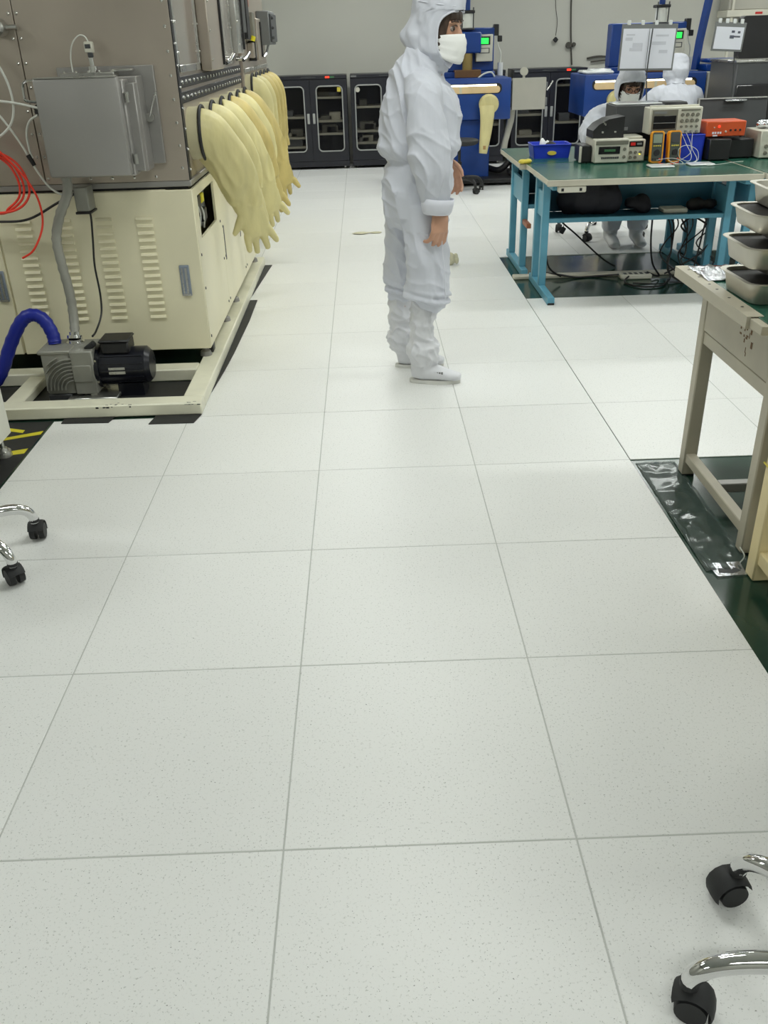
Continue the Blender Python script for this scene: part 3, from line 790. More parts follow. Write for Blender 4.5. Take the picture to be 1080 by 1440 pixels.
# ------------------------------------------------------------------ dry cabinets along the back wall
def dry_cabinet(loc, label, contents, first=[None]):
    t = thing('dry_cabinet', label, 'cabinet', (0, 0, 0), 'dry cabinets along the back wall')
    W, D, H = .46, .50, 1.085      # half width, depth, height; front at y=0, local
    b = new()
    box(b, (-W, .02, .06), (-W + .02, D, H), .003); box(b, (W - .02, .02, .06), (W, D, H), .003)
    box(b, (-W + .02, .02, H - .06), (W - .02, D, H), .003); box(b, (-W + .02, .02, .06), (W - .02, D, .12), .003); 
    box(b, (-.012, .02, .12), (.012, D - .02, H - .06))
    obj('body', b, 'cabinet', t)
    b = new(); box(b, (-W + .02, D - .02, .12), (W - .02, D, H - .06)); obj('back_board', b, 'cabinside', t)
    b = new(); box(b, (-W, 0, 1.045), (W, .03, H), .003); obj('fascia', b, 'cabinet', t)
    b = new(); box(b, (-W, .0, .03), (W, .03, .095), .003); obj('plinth', b, 'cabinet', t)
    for s in (-1, 1):
        x0, x1 = (-W + .003, -.003) if s < 0 else (.003, W - .003)
        px0, px1 = (x0 + .055, x1 - .075) if s < 0 else (x0 + .075, x1 - .055)
        b = new()
        z0, z1 = .215, .965
        box(b, (x0, 0, .10), (px0, .02, 1.04)); box(b, (px1, 0, .10), (x1, .02, 1.04)); box(b, (px0, 0, .10), (px1, .02, z0)); box(b, (px0, 0, z1), (px1, .02, 1.04))
        d = obj('door', b, 'cabinet', t, smooth=False)
        b = new(); frame_loop(b, rrect(px0, px1, z0, z1, .05), 'y', -.003, .0085); obj('door_trim', b, 'paneframe', d)
        b = new(); box(b, (px0, .012, z0), (px1, .016, z1)); o = obj('pane', b, MAT_PANE, d)
        hx = x1 - .032 if s < 0 else x0 + .032
        b = new(); box(b, (hx - .016, -.012, .54), (hx + .016, 0, .66), .004); obj('handle', b, 'paneframe', d)
        for zz in contents[0 if s < 0 else 1]:
            b = new(); box(b, (min(x0, x1) + .02, .05, zz), (max(x0, x1) - .02, D - .03, zz + .025)); obj('shelf', b, 'shelf', t)
            rd = random.Random(zz * 100 + s)
            for k in range(rd.randint(1, 2)):
                cx = rd.uniform(px0 + .08, px1 - .08); w = rd.uniform(.04, .09); h = rd.uniform(.04, .10)
                b = new(); box(b, (cx - w, .10, zz + .025), (cx + w, .25, zz + .025 + h), .004); obj('stored_box', b, rd.choice(('grey', 'plasticdark', 'shelf')), t)
    b = new(); box(b, (.2, -.003, 1.055), (.25, .001, 1.075)); obj('red_display', b, 'redled', t)
    b = new(); box(b, (.255, -.003, 1.055), (.31, .001, 1.075)); obj('green_display', b, 'greendim', t)
    b = new(); box(b, (-W + .01, -.003, 1.055), (-W + .08, .001, 1.075)); obj('maker_plate', b, 'grey', t)
    b = new(); box(b, (-.10, -.003, 1.06), (.08, .001, 1.072)); obj('name_plate', b, 'darkgrey', t)
    b = new(); box(b, (W - .12, -.004, .90), (W - .075, .0115, .95)); obj('sticker', b, 'yellowsticker', t)
    b = new(); cyl(b, (-W + .09, .011, .915), (-W + .09, -.004, .915), .028, n=20); obj('hygrometer', b, 'plastic', t)
    for x in (-W + .06, W - .06):
        b = new(); cyl(b, (x - .012, .06, .03), (x + .012, .06, .03), .03, n=16); box(b, (x - .02, .04, .045), (x + .02, .09, .065), .004); obj('castor', b, 'steellight' if x > 0 else 'black', t)
    for x in (-W + .06, W - .06):
        b = new(); cyl(b, (x - .012, D - .07, .03), (x + .012, D - .07, .03), .03, n=16); obj('castor', b, 'black', t)
    t.location = loc
    return t
mat('greendim', (60, 110, 70), 0.4); mat('yellowsticker', (206, 190, 70), 0.5)
def pane_mat():
    m = bpy.data.materials.new('tinted_pane'); m.use_nodes = True
    N = m.node_tree.nodes; K = m.node_tree.links; b = N['Principled BSDF']; out = N['Material Output']
    tr = N.new('ShaderNodeBsdfTransparent'); tr.inputs[0].default_value = (.86, .86, .86, 1)
    n = N.new('ShaderNodeTexNoise'); n.inputs['Scale'].default_value = 3
    b.inputs['Base Color'].default_value = (.02, .02, .025, 1); b.inputs['Roughness'].default_value = .05
    mx = N.new('ShaderNodeMixShader'); mr = N.new('ShaderNodeMapRange'); mr.inputs['To Min'].default_value = .12; mr.inputs['To Max'].default_value = .18
    K.new(n.outputs['Fac'], mr.inputs['Value']); K.new(mr.outputs[0], mx.inputs[0])
    K.new(tr.outputs[0], mx.inputs[1]); K.new(b.outputs[0], mx.inputs[2]); K.new(mx.outputs[0], out.inputs['Surface'])
    return m
MAT_PANE = pane_mat()
dry_cabinet((-.425, 10.86, 0), 'leftmost black dry cabinet against the back wall beside the hanging gloves', ((.36, .60, .25), (.55, .40, .82)))
dry_cabinet((.54, 10.86, 0), 'black dry cabinet partly hidden behind the standing person', ((.28, .42, .70), (.5, .3)))
dry_cabinet((1.55, 10.86, 0), 'black dry cabinet behind the nearer blue press machine', ((.3, .55), (.45, .8)))
dry_cabinet((2.57, 10.86, 0), 'rightmost black dry cabinet between the two blue press machines', ((.3, .55), (.45, .88)))

# ------------------------------------------------------------------ blue press glove boxes
def press(loc, label):
    t = thing('press_machine', label, 'machine', (0, 0, 0), 'blue press machines')
    # local frame: x = 0 at the right edge of the desk, front face at y = 0
    b = new(); box(b, (-1.30, 0, .66), (0, .75, 1.065), .012, 2); desk = obj('work_chamber', b, 'pressblue', t)
    b = new(); box(b, (-1.05, .06, .07), (-.21, .70, .66), .008); obj('pedestal', b, 'pressblue', t)
    b = new(); box(b, (-1.10, -.15, .03), (.30, .72, .075), .006); obj('base_frame', b, 'black', t)
    for x in (-1.02, .22):
        for y in (-.08, .62):
            b = new(); cyl(b, (x - .015, y, .031), (x + .015, y, .031), .03, n=14); obj('castor', b, 'blackrubber', t)
    # window slot with a lamp behind
    b = new(); prism(b, rrect(-1.22, -.10, .915, 1.015, .045), 'y', -.004, .004); sl = obj('window_slot', b, 'black', t)
    b = new(); prism(b, rrect(-1.20, -.12, .922, .99, .032), 'y', -.008, -.003); obj('slot_panel', b, 'slotpanel', sl)
    b = new(); box(b, (-1.19, -.009, .99), (-.16, -.003, 1.006)); obj('strip_lamp', b, 'slotlight', sl)
    b = new(); box(b, (-.555, -.012, .922), (-.53, -.004, .99)); obj('slot_divider', b, 'shelf', sl)
    # glove ports: round cuff with a long limp glove
    for k, x in enumerate((-.24, -.95)):
        b = new(); loft(b, [(x, -.002, .815), (x, -.05, .815), (x, -.065, .812)], [(.105, .10), (.105, .10), (.09, .085)], ref=(1, 0, 0), n=24); p = obj('glove_cuff', b, 'latex', t)
        b = new(); loft(b, spline([(x - .02, -.05, .80), (x - .02, -.075, .70), (x - .03, -.075, .55), (x - .045, -.07, .42), (x - .055, -.07, .33)], 3), [(.085 - .042 * (i / 12), .030) for i in range(13)], ref=(1, 0, 0), n=14); obj('glove', b, 'latex', p)
        b = new(); box(b, (x - .06, -.10, .37), (x - .03, -.094, .41), .002); obj('glove_stain', b, 'tan', p)
    # press head
    b = new(); box(b, (-.95, .30, 1.065), (-.14, .62, 1.12), .006); box(b, (-.95, .42, 1.12), (-.14, .62, 1.54), .01); hd = obj('press_head', b, 'pressblue', t)
    b = new(); box(b, (-.60, .25, 1.30), (-.30, .44, 1.50), .012); obj('ram_block', b, 'pressblue', t)
    b = new(); cyl(b, (-.44, .32, 1.30), (-.44, .32, 1.14), .055, n=18); obj('ram', b, 'yellowbrass', t)
    b = new(); box(b, (-.58, .22, 1.066), (-.30, .42, 1.14), .004); obj('press_plate', b, 'rust', t)
    b = new(); cyl(b, (-.44, .40, 1.535), (-.44, .40, 1.68), .060, n=20); cy = obj('air_cylinder', b, 'whitecyl', t)
    b = new(); box(b, (-.515, .325, 1.675), (-.365, .475, 1.705), .006); obj('cylinder_cap', b, 'black', cy)
    b = new(); box(b, (-.515, .325, 1.52), (-.365, .475, 1.54), .006); obj('cylinder_foot', b, 'darkgrey', cy)
    b = new()
    for x in (-.50, -.38): cyl(b, (x, .34, 1.53), (x, .34, 1.73), .007, n=8)
    obj('tie_rods', b, 'darkgrey', cy)['kind'] = 'stuff'
    b = new(); cyl(b, (-.44, .40, 1.70), (-.44, .40, 2.02), .032, n=14); obj('air_pipe', b, 'pressblue', t)
    # control box
    b = new(); box(b, (-.345, .33, 1.215), (-.165, .43, 1.475), .006); c = obj('control_box', b, 'plastic', t)
    b = new(); box(b, (-.325, .326, 1.375), (-.195, .331, 1.455)); o = obj('display_bezel', b, 'black', c)
    b = new(); box(b, (-.305, .322, 1.385), (-.215, .327, 1.440)); obj('display', b, 'greenled', c)
    b = new(); box(b, (-.315, .326, 1.295), (-.200, .331, 1.345)); obj('label_frame', b, 'darkgrey', c)
    b = new(); box(b, (-.305, .324, 1.302), (-.21, .3275, 1.338)); obj('label_card', b, 'plastic', c)
    b = new(); box(b, (-.15, .43, 1.46), (-.09, .50, 1.57), .006); box(b, (-.10, .44, 1.40), (-.05, .50, 1.46), .006); obj('solenoid_valve', b, 'black', t)
    b = new(); tube(b, [(-.11, .46, 1.46), (-.09, .46, 1.36), (-.06, .46, 1.28), (-.07, .46, 1.10)], .008, 8); obj('air_hose', b, 'whitetube', t)
    b = new(); cyl(b, (-.06, .46, 1.07), (-.06, .46, 1.20), .03, n=14); obj('filter_bowl', b, 'clear', t)
    b = new(); tube(b, [(-.34, .15, 1.06), (-.28, .15, 1.10), (-.20, .15, 1.115), (-.16, .16, 1.07)], .009, 8); obj('top_hose', b, 'whitetube', t)
    # side transfer box on the right with its gauge
    b = new(); box(b, (.015, .02, .745), (.375, .06, 1.055), .004); sd = obj('side_door', b, 'plasticgrey', t)
    b = new(); box(b, (0, .06, .77), (.34, .55, 1.03), .006); obj('side_chamber', b, 'plasticdark', t)
    b = new(); box(b, (.375, .03, .78), (.395, .08, .86), .003); box(b, (.375, .03, .94), (.395, .08, 1.01), .003); obj('side_latch', b, 'grey', sd)
    b = new(); tube(b, [(.39, .04, .93), (.42, .04, .97), (.45, .04, 1.02)], .008, 8); obj('side_lever', b, 'steellight', sd)
    b = new(); cyl(b, (.17, .25, 1.03), (.17, .25, 1.07), .015, n=10); cyl(b, (.17, .27, 1.11), (.17, .23, 1.11), .042, n=22); obj('gauge', b, 'plastic', t)
    b = new(); loft(b, [(.06, .3, .77), (.05, .30, .62), (.0, .3, .42), (-.02, .3, .30)], [(.045, .03), (.04, .03), (.035, .03), (.04, .03)], n=12); obj('hanging_glove', b, 'plastic', t)
    # pump at the foot
    b = new(); cyl(b, (.05, .15, .19), (.28, .15, .19), .10, n=20); box(b, (.02, .05, .08), (.30, .25, .13), .01); obj('vacuum_motor', b, 'blackrubber', t)
    b = new(); tube(b, [(-.2, .3, .14), (-.08, .2, .12), (.02, .18, .2), (.06, .2, .34)], .034, 12); obj('vacuum_hose', b, 'black', t)
    t.location = loc
    return t
mat('rust', (112, 78, 44), .6, var=.2)
mat('yellowbrass', (150, 130, 78), .4, .3); mat('whitecyl', (226, 228, 220), .35); mat('plasticgrey', (172, 170, 160), .45, var=.04)
p1 = press((1.815, 9.10, 0), 'blue press machine with one limp glove just behind the standing person')
p2 = dup(p1, (3.90, 9.10, 0), 'blue press machine behind the seated workers with an angled blue post')
b = new(); loft(b, [(-.02, .35, 1.07), (-.005, .35, 1.35), (.07, .35, 2.0)], [(.045, .03)] * 3, n=4); 
o = obj('angled_post', b, 'pressblue'); o.parent = p2
b = new(); box(b, (-1.28, .05, 1.066), (-.98, .5, 1.10), .02); box(b, (-1.2, .1, 1.09), (-1.0, .4, 1.115), .015); o = obj('plastic_sheet', b, 'clear'); o.parent = p2
b = new(); box(b, (.02, .1, 1.06), (.34, .4, 1.13), .01); box(b, (.04, .12, 1.14), (.34, .4, 1.18), .01); o = obj('manifold', b, 'pressblue'); o.parent = p2
# stool with castors between the person and the nearer press
def star_base(t, c, ends, hubz=.13, legm='chrome', z_end=.075, rc=.028):
    for k, (ex, ey) in enumerate(ends):
        d = Vector((ex - c[0], ey - c[1], 0)); L = d.length; d.normalize()
        P = [Vector((c[0], c[1], hubz)) + d * .02, Vector((c[0], c[1], hubz + .012)) + d * (L * .35), Vector((c[0], c[1], hubz + .006)) + d * (L * .72), Vector((c[0], c[1], hubz - .010)) + d * (L * .90), Vector((c[0], c[1], z_end + .018)) + d * (L * .985), Vector((c[0], c[1], z_end - .008)) + d * L]
        b = new(); tube(b, P, lambda u: .020 - .005 * u, 14, 5); lg = obj('leg', b, legm, t)
        # twin wheel castor under the end
        s = Matrix.Rotation(1.1 + 1.7 * k, 3, 'Z') @ d
        w = Vector((-s.y, s.x, 0)); ctr = Vector((ex, ey, 0)) + s * .010
        b = new()
        for q in (-1, 1):
            a0 = ctr + w * (q * .006) + Vector((0, 0, rc)); a1 = ctr + w * (q * .024) + Vector((0, 0, rc))
            cyl(b, a0, a1, rc, rc * .93, 20)
        ct = obj('castor', b, 'blackrubber', t)
        b = new()
        prof = [Vector((0, 0, 0))]
        arc = [ctr + s * (.034 * math.cos(a)) + Vector((0, 0, rc + .034 * math.sin(a))) for a in [math.radians(-20 + 25 * i) for i in range(8)]]
        loft(b, arc, [(.025, .004)] * len(arc), ref=w, n=8)
        cyl(b, (ex, ey, rc + .02), (ex, ey, z_end), .012, n=12); cyl(b, (ex, ey, z_end - .006), (ex, ey, z_end + .004), .016, n=14)
        obj('castor_hood', b, 'blackrubber', ct)
    b = new(); cyl(b, (c[0], c[1], hubz - .04), (c[0], c[1], hubz + .04), .032, n=20); obj('hub', b, legm, t)
def star(c, r, a0): return [(c[0] + r * math.cos(a0 + k * 2 * PI / 5), c[1] + r * math.sin(a0 + k * 2 * PI / 5)) for k in range(5)]
def chair(c, ends, label, seat_z=.47, back=None, seat_r=.20, legm='chrome', group='castored work chairs'):
    t = thing('work_chair', label, 'chair', (c[0], c[1], 0), group)
    star_base(t, c, ends, legm=legm)
    b = new(); cyl(b, (c[0], c[1], .16), (c[0], c[1], .30), .026, n=16); cyl(b, (c[0], c[1], .30), (c[0], c[1], seat_z - .06), .015, n=14); obj('gas_column', b, 'black', t)
    b = new(); loft(b, [(c[0], c[1], seat_z - .055), (c[0], c[1], seat_z - .04), (c[0], c[1], seat_z - .012), (c[0], c[1], seat_z)], [seat_r * .85, seat_r * .98, seat_r, seat_r * .9], n=28); obj('seat', b, 'blackrubber', t)
    if back is not None:
        d = Vector((math.cos(back), math.sin(back), 0)); w = Vector((-d.y, d.x, 0)); cc = Vector((c[0], c[1], 0))
        b = new(); tube(b, [cc + d * .05 + Vector((0, 0, seat_z - .05)), cc + d * (seat_r + .04) + Vector((0, 0, seat_z - .04)), cc + d * (seat_r + .07) + Vector((0, 0, seat_z + .1)), cc + d * (seat_r + .06) + Vector((0, 0, seat_z + .22))], .012, 8); obj('back_bracket', b, legm, t)
        b = new(); loft(b, [cc + d * (seat_r + .04) + Vector((0, 0, seat_z + z)) for z in (.14, .16, .28, .32)], [(.13, .018), (.16, .022), (.16, .022), (.13, .018)], ref=w, n=20); obj('backrest', b, 'blackrubber', t)
    return t
chair((-1.135, 1.185), [(-.925, 1.335), (-.90, 1.055), (-1.16, .92), (-1.36, 1.09), (-1.24, 1.39)], 'chrome-legged castored chair reaching in from the left edge', back=PI)
chair((1.04, -.405), [(.862, -.15), (.70, -.365), (.93, -.67), (1.30, -.60), (1.24, -.17)], 'chrome-legged castored chair reaching in at the lower right corner', back=-.4)
chair((1.22, 8.62), star((1.22, 8.62), .26, .3), 'dark stool on castors half hidden behind the standing person', seat_z=.52, legm='black')

# ------------------------------------------------------------------ blue workbenches with green tops
TZ = .72
def blue_table(x0, x1, y0, y1, foot, legs, label, shelf=True):
    t = thing('workbench', label, 'workbench', ((x0 + x1) / 2, (y0 + y1) / 2, -.004), 'blue workbenches')
    b = new(); box(b, (x0 + .004, y0 + .004, TZ - .034), (x1 - .004, y1 - .004, TZ - .003), .002); tp = obj('tabletop', b, 'edge', t)
    b = new(); box(b, (x0 + .006, y0 + .006, TZ - .004), (x1 - .006, y1 - .006, TZ), .0008); obj('top_mat', b, 'mattop', tp)
    b = new(); box(b, (x0, y0, TZ - .038), (x1, y0 + .006, TZ - .004), .002); obj('edge_strip', b, 'edge', tp)
    for x in (x0 + .06, x1 - .06):
        b = new(); box(b, (x - .022, foot[0], -.003), (x + .022, foot[1], .045), .004); ft = obj('foot_bar', b, 'tableblue', t)
        b = new(); box(b, (x - .020, foot[0] - .004, -.004), (x + .020, foot[0] + .035, .012), .003); obj('foot_pad', b, 'black', ft)
        for y in legs:
            b = new(); box(b, (x - .022, y - .022, .045), (x + .022, y + .022, TZ - .036), .003); obj('leg', b, 'tableblue', t)
        b = new(); box(b, (x - .010, legs[0] + .02, .45), (x + .010, legs[1] - .02, .60)); obj('end_plate', b, 'tableblue', t)
        b = new(); box(b, (x - .018, y0 + .06, TZ - .068), (x + .018, y1 - .06, TZ - .036), .003); obj('top_rail', b, 'tableblue', t)
    if shelf:
        b = new(); box(b, (x0 + .06, legs[0] - .012, .425), (x1 - .06, legs[0] + .010, .452), .002); obj('beam', b, 'tableblue', t)
        b = new(); box(b, (x0 + .07, legs[0], .442), (x1 - .07, legs[1], .450)); obj('shelf_board', b, 'tablepanel', t)
        b = new(); box(b, (x0 + .08, legs[1] - .004, .452), (x1 - .08, legs[1] + .008, TZ - .04)); obj('back_panel', b, 'tablepanel', t)
    return t
blue_table(1.262, 2.510, 4.045, 4.80, (4.03, 4.70), (4.36, 4.60), 'blue-framed workbench with green top nearest in the middle distance')
blue_table(1.225, 2.500, 4.81, 5.72, (4.78, 5.48), (4.90, 5.36), 'blue-framed workbench directly behind the one carrying the meters')
blue_table(2.522, 3.760, 4.045, 4.80, (4.03, 4.70), (4.36, 4.60), 'blue-framed workbench running off the right edge with the beige supply')
blue_table(2.512, 3.760, 4.81, 5.72, (4.78, 5.48), (4.90, 5.36), 'far right blue-framed workbench behind the grey flat panel', shelf=False)
# things fixed to or lying under the bench
b = new(); box(b, (1.33, 4.05, TZ - .075), (1.49, 4.10, TZ - .039), .006); so = solo('socket_strip', b, 'plastic', 'white socket strip under the front edge of the nearest blue workbench', 'socket strip', (1.41, 4.07, TZ - .06))
b = new(); box(b, (1.345, 4.0485, TZ - .066), (1.36, 4.051, TZ - .05)); box(b, (1.45, 4.0485, TZ - .066), (1.465, 4.051, TZ - .05)); o = obj('sockets', b, 'black', so); o['kind'] = 'stuff'
def lump(name, c, size, m, label, cat, seed=0, amp=.25, vox=.012, parts=5):
    rd = random.Random(seed); b = new()
    for k in range(parts):
        p = Vector((c[0] + rd.uniform(-.55, .55) * size[0], c[1] + rd.uniform(-.3, .3) * size[1], c[2] + size[2] * rd.uniform(.3, .5)))
        bmesh.ops.create_icosphere(b, subdivisions=2, radius=1, matrix=Matrix.Translation(p) @ Matrix.Diagonal((size[0] * rd.uniform(.35, .6), size[1] * rd.uniform(.4, .6), size[2] * rd.uniform(.3, .5), 1)))
    me = bake(b, vox, 3)
    wrinkle(me, lambda p: (noise.noise(p * 14 + Vector((seed, 0, 0)))) * min(size) * amp * .4)
    for v in me.vertices:
        v.co.z = max(v.co.z, c[2] + .0005)
    me.transform(Matrix.Translation(-Vector(c)))
    me.materials.append(MATS[m]); o = bpy.data.objects.new(name, me); COL.objects.link(o); o.location = c
    return tag(o, label, cat)
lump('dark_jacket', (1.63, 4.48, .4505), (.23, .10, .26), 'cloth', 'bundled dark jacket stuffed on the shelf under the nearest workbench', 'jacket', 3, parts=8)
lump('dark_bag', (1.94, 4.48, .4505), (.10, .09, .12), 'cloth', 'small dark bag next to the bundled jacket under the workbench', 'bag', 5)
b = new(); box(b, (2.07, 4.40, .4505), (2.22, 4.52, .478), .006); solo('white_box', b, 'plastic', 'flat white box on the right half of the workbench shelf', 'box', (2.14, 4.46, .4505))
lump('dark_bundle', (2.33, 4.50, .4505), (.10, .07, .09), 'soot', 'dark bundle at the right end of the workbench shelf', 'bundle', 8)
b = new(); box(b, (1.20, 4.703, -.0039), (3.9, 4.776, .018), .004); solo('cable_trunking', b, 'edge', 'pale cable trunking laid along the dark floor under the workbenches', 'trunking', (2.0, 4.76, -.0039))
b = new(); box(b, (1.90, 4.60, -.0039), (2.11, 4.69, .03), .008); ps = solo('power_strip', b, 'plastic', 'white power strip on the dark floor beneath the nearest workbench', 'power strip', (2.0, 4.64, -.0039))
b = new()
for k in range(5): box(b, (1.925 + k * .036, 4.615, .0295), (1.945 + k * .036, 4.66, .031))
obj('sockets', b, 'black', ps)['kind'] = 'stuff'
rd = random.Random(11)
cab_lab = ['black cable drooping behind the left legs under the workbench', 'black cable curling from the power strip to the shelf', 'black cable hanging near the office chair castors', 'black cable looping left of the grey table legs', 'black cable tangled between the right table legs', 'black cable lying along the white trunking', 'black cable crossing the dark floor to the power strip', 'black cable dropping in front of the right table leg', 'black cable knotted high between the right table legs']
cab_pts = [[(1.36, 4.52, .44), (1.38, 4.55, .36), (1.37, 4.56, .25), (1.41, 4.58, .10), (1.50, 4.62, .03)],
           [(2.05, 4.55, .42), (2.06, 4.56, .25), (2.10, 4.60, .10), (2.16, 4.62, .012), (2.08, 4.64, .036)],
           [(1.48, 5.05, .42), (1.58, 5.1, .30), (1.70, 5.14, .20), (1.86, 5.0, .06), (1.95, 4.95, .008)],
           [(2.12, 4.56, .42), (2.20, 4.58, .36), (2.22, 4.62, .18), (2.20, 4.58, .06), (2.26, 4.50, .006), (2.36, 4.52, .006)],
           [(2.22, 4.62, .43), (2.36, 4.62, .38), (2.46, 4.6, .30), (2.42, 4.58, .18), (2.32, 4.60, .10), (2.2, 4.64, .02)],
           [(1.42, 4.83, .01), (1.5, 4.70, .024), (1.62, 4.69, .004), (1.75, 4.70, .004), (1.90, 4.66, .02)],
           [(1.95, 4.60, .02), (1.9, 4.50, .004), (1.98, 4.38, .004), (2.12, 4.40, .004), (2.2, 4.55, .004)],
           [(2.42, 4.58, .43), (2.40, 4.58, .3), (2.38, 4.57, .16), (2.35, 4.55, .01)],
           [(2.24, 4.62, .42), (2.30, 4.60, .30), (2.26, 4.6, .34), (2.34, 4.6, .40), (2.45, 4.6, .42)]]
for p, l in zip(cab_pts, cab_lab): cable('power_cable', p, .006, 'black', l)
rd = random.Random(17)
for k in range(6):
    x = 2.14 + .055 * k
    cable('power_cable', [(x, 4.56 + rd.uniform(-.03, .05), .425), (x + rd.uniform(-.04, .08), 4.62, .33), (x + rd.uniform(-.08, .08), 4.60, rd.uniform(.15, .28)), (x + rd.uniform(-.1, .1), 4.60, rd.uniform(.05, .15)), (x + rd.uniform(-.12, .12), 4.52 + rd.uniform(-.05, .05), .004), (x + rd.uniform(-.2, .05), 4.48, .004)], .0045, 'black', 'thin black cable in the tangle between the right workbench legs')['group'] = 'tangled cables under the workbench'
b = new(); obox(b, (1.575, 5.0, .255), (.03, .02, .045), Matrix.Rotation(.5, 3, 'Y'), .004); cyl(b, (1.58, 5.0, .275), (1.585, 5.0, .43), .002, n=6); solo('hanging_plug', b, 'black', 'black plug dangling on a thin lead under the workbench', 'plug', (1.575, 5.0, .24))
b = new(); box(b, (1.27, 4.70, .33), (1.30, 4.88, .36), .003); solo('wood_block', b, 'wood', 'reddish brown block tied between the left legs of the two workbenches', 'block', (1.285, 4.8, .33))
lump('yellow_tie', (1.262, 4.82, TZ), (.05, .05, .035), 'yellowsticker', 'yellow knotted tie at the left edge of the green bench tops', 'tie', 4, vox=.006)

# ------------------------------------------------------------------ instruments on the benches
def rig(name, label, cat, loc): return thing(name, label, cat, loc)
def tray_bin(x0, x1, y0, y1, z0, z1, m, name, label, cat='bin', fl=.012):
    t = rig(name, label, cat, ((x0 + x1) / 2, (y0 + y1) / 2, z0))
    b = new(); w = .006
    box(b, (x0 + fl, y0 + fl, z0), (x1 - fl, y1 - fl, z0 + w))
    def wall(A, B):
        (xa, ya), (xb, yb) = A, B
        pts = [(xa, ya), (xb, yb)]
        d = Vector((xb - xa, yb - ya, 0)).normalized(); nrm = Vector((-d.y, d.x, 0))
        v = []
        for (x, y) in pts:
            cxm, cym = (x0 + x1) / 2, (y0 + y1) / 2
            sx = fl * (1 if x < cxm else -1); sy = fl * (1 if y < cym else -1)
            v.append((Vector((x + sx, y + sy, z0)), Vector((x, y, z1))))
        q = []
        for bo, tp in v:
            q.append([b.verts.new(bo), b.verts.new(tp), b.verts.new(tp + nrm * w), b.verts.new(bo + nrm * w)])
        for k in range(4): b.faces.new((q[0][k], q[0][(k + 1) % 4], q[1][(k + 1) % 4], q[1][k]))
        b.faces.new(q[0]); b.faces.new(list(reversed(q[1])))
    wall((x0, y0), (x1, y0)); wall((x1, y0), (x1, y1)); wall((x1, y1), (x0, y1)); wall((x0, y1), (x0, y0))
    obj('tub', b, m, t)
    b = new(); frame_loop(b, rrect(x0, x1, y0, y1, .012, 3), 'z', z1, .005); obj('rim', b, m, t)
    return t
bl = tray_bin(1.345, 1.60, 5.02, 5.22, TZ, TZ + .085, 'binblue', 'blue_bin', 'shallow blue plastic bin on the left end of the green workbench')
b = new(); prism(b, [(1.472 + .03 * math.cos(a * PI / 8), TZ + .035 + .013 * math.sin(a * PI / 8)) for a in range(16)], 'y', 5.014, 5.03); obj('label_oval', b, 'yellowsticker', bl)
lump('black_tool', (1.50, 5.12, TZ + .0065), (.09, .05, .11), 'black', 'dark tools heaped in the blue bin', 'tools', 12, vox=.008)
lump('white_cloth', (1.44, 5.12, TZ + .0065), (.04, .03, .13), 'maskcloth', 'white crumpled cloth sticking up out of the blue bin', 'cloth', 13, vox=.006)

def instrument(name, label, cat, x0, x1, y0, y1, z0, z1, m='plastic'):
    t = rig(name, label, cat, ((x0 + x1) / 2, (y0 + y1) / 2, z0))
    b = new(); box(b, (x0, y0, z0 + .006), (x1, y1, z1), .005); obj('case', b, m, t)
    for x in (x0 + .02, x1 - .02):
        for y in (y0 + .02, y1 - .02):
            b = new(); cyl(b, (x, y, z0), (x, y, z0 + .007), .008, n=10); obj('foot', b, 'black', t)
    return t
def panel(t, name, m, x0, x1, z0, z1, y, d=.004):
    b = new(); box(b, (x0, y - d, z0), (x1, y + .002, z1), min(.0015, d * .3)); return obj(name, b, m, t)
def knob(t, x, y, z, r=.008, m='darkgrey', d=.012, name='knob'):
    b = new(); cyl(b, (x, y, z), (x, y - d, z), r, r * .85, 12); return obj(name, b, m, t)
# speaker-like black box
t = instrument('black_module', 'small black module with a pale side left of the frequency counter', 'module', 1.60, 1.665, 4.72, 4.92, TZ, TZ + .105, 'black')
panel(t, 'pale_side', 'plastic', 1.59, 1.603, TZ + .006, TZ + .1, 4.74, .02)
# frequency counter
t = instrument('frequency_counter', 'beige frequency counter with a dark display at the bench front', 'instrument', 1.67, 1.885, 4.66, 4.92, TZ, TZ + .145)
panel(t, 'upper_band', 'plasticdark', 1.675, 1.88, TZ + .112, TZ + .135, 4.66)
panel(t, 'display', 'blackgloss', 1.695, 1.83, TZ + .058, TZ + .102, 4.66)
panel(t, 'segments', 'greendim', 1.73, 1.80, TZ + .072, TZ + .086, 4.656, .002)
for k in range(9): panel(t, 'button', 'darkgrey', 1.715 + k * .0125, 1.725 + k * .0125, TZ + .03, TZ + .042, 4.66)
for z in (.04, .085): knob(t, 1.858, 4.66, TZ + z, .010, 'plasticdark')
# box on top
t = rig('black_case', 'black fabric case with a sloped top lying on the frequency counter', 'case', (1.76, 4.82, TZ + .145))
b = new(); prism(b, [(1.665, TZ + .147), (1.86, TZ + .147), (1.86, TZ + .27), (1.76, TZ + .255), (1.70, TZ + .225), (1.665, TZ + .19)], 'y', 4.72, 4.90); obj('shell', b, 'black', t)
b = new(); 
for (x, z) in ((1.73, .225), (1.722, .235), (1.738, .22)): box(b, (x, 4.716, TZ + z), (x + .006, 4.721, TZ + z + .012))
obj('glints', b, 'steellight', t)['kind'] = 'stuff'
for x in (1.72, 1.80): panel(t, 'clasp', 'steellight', x, x + .012, TZ + .175, TZ + .185, 4.72)
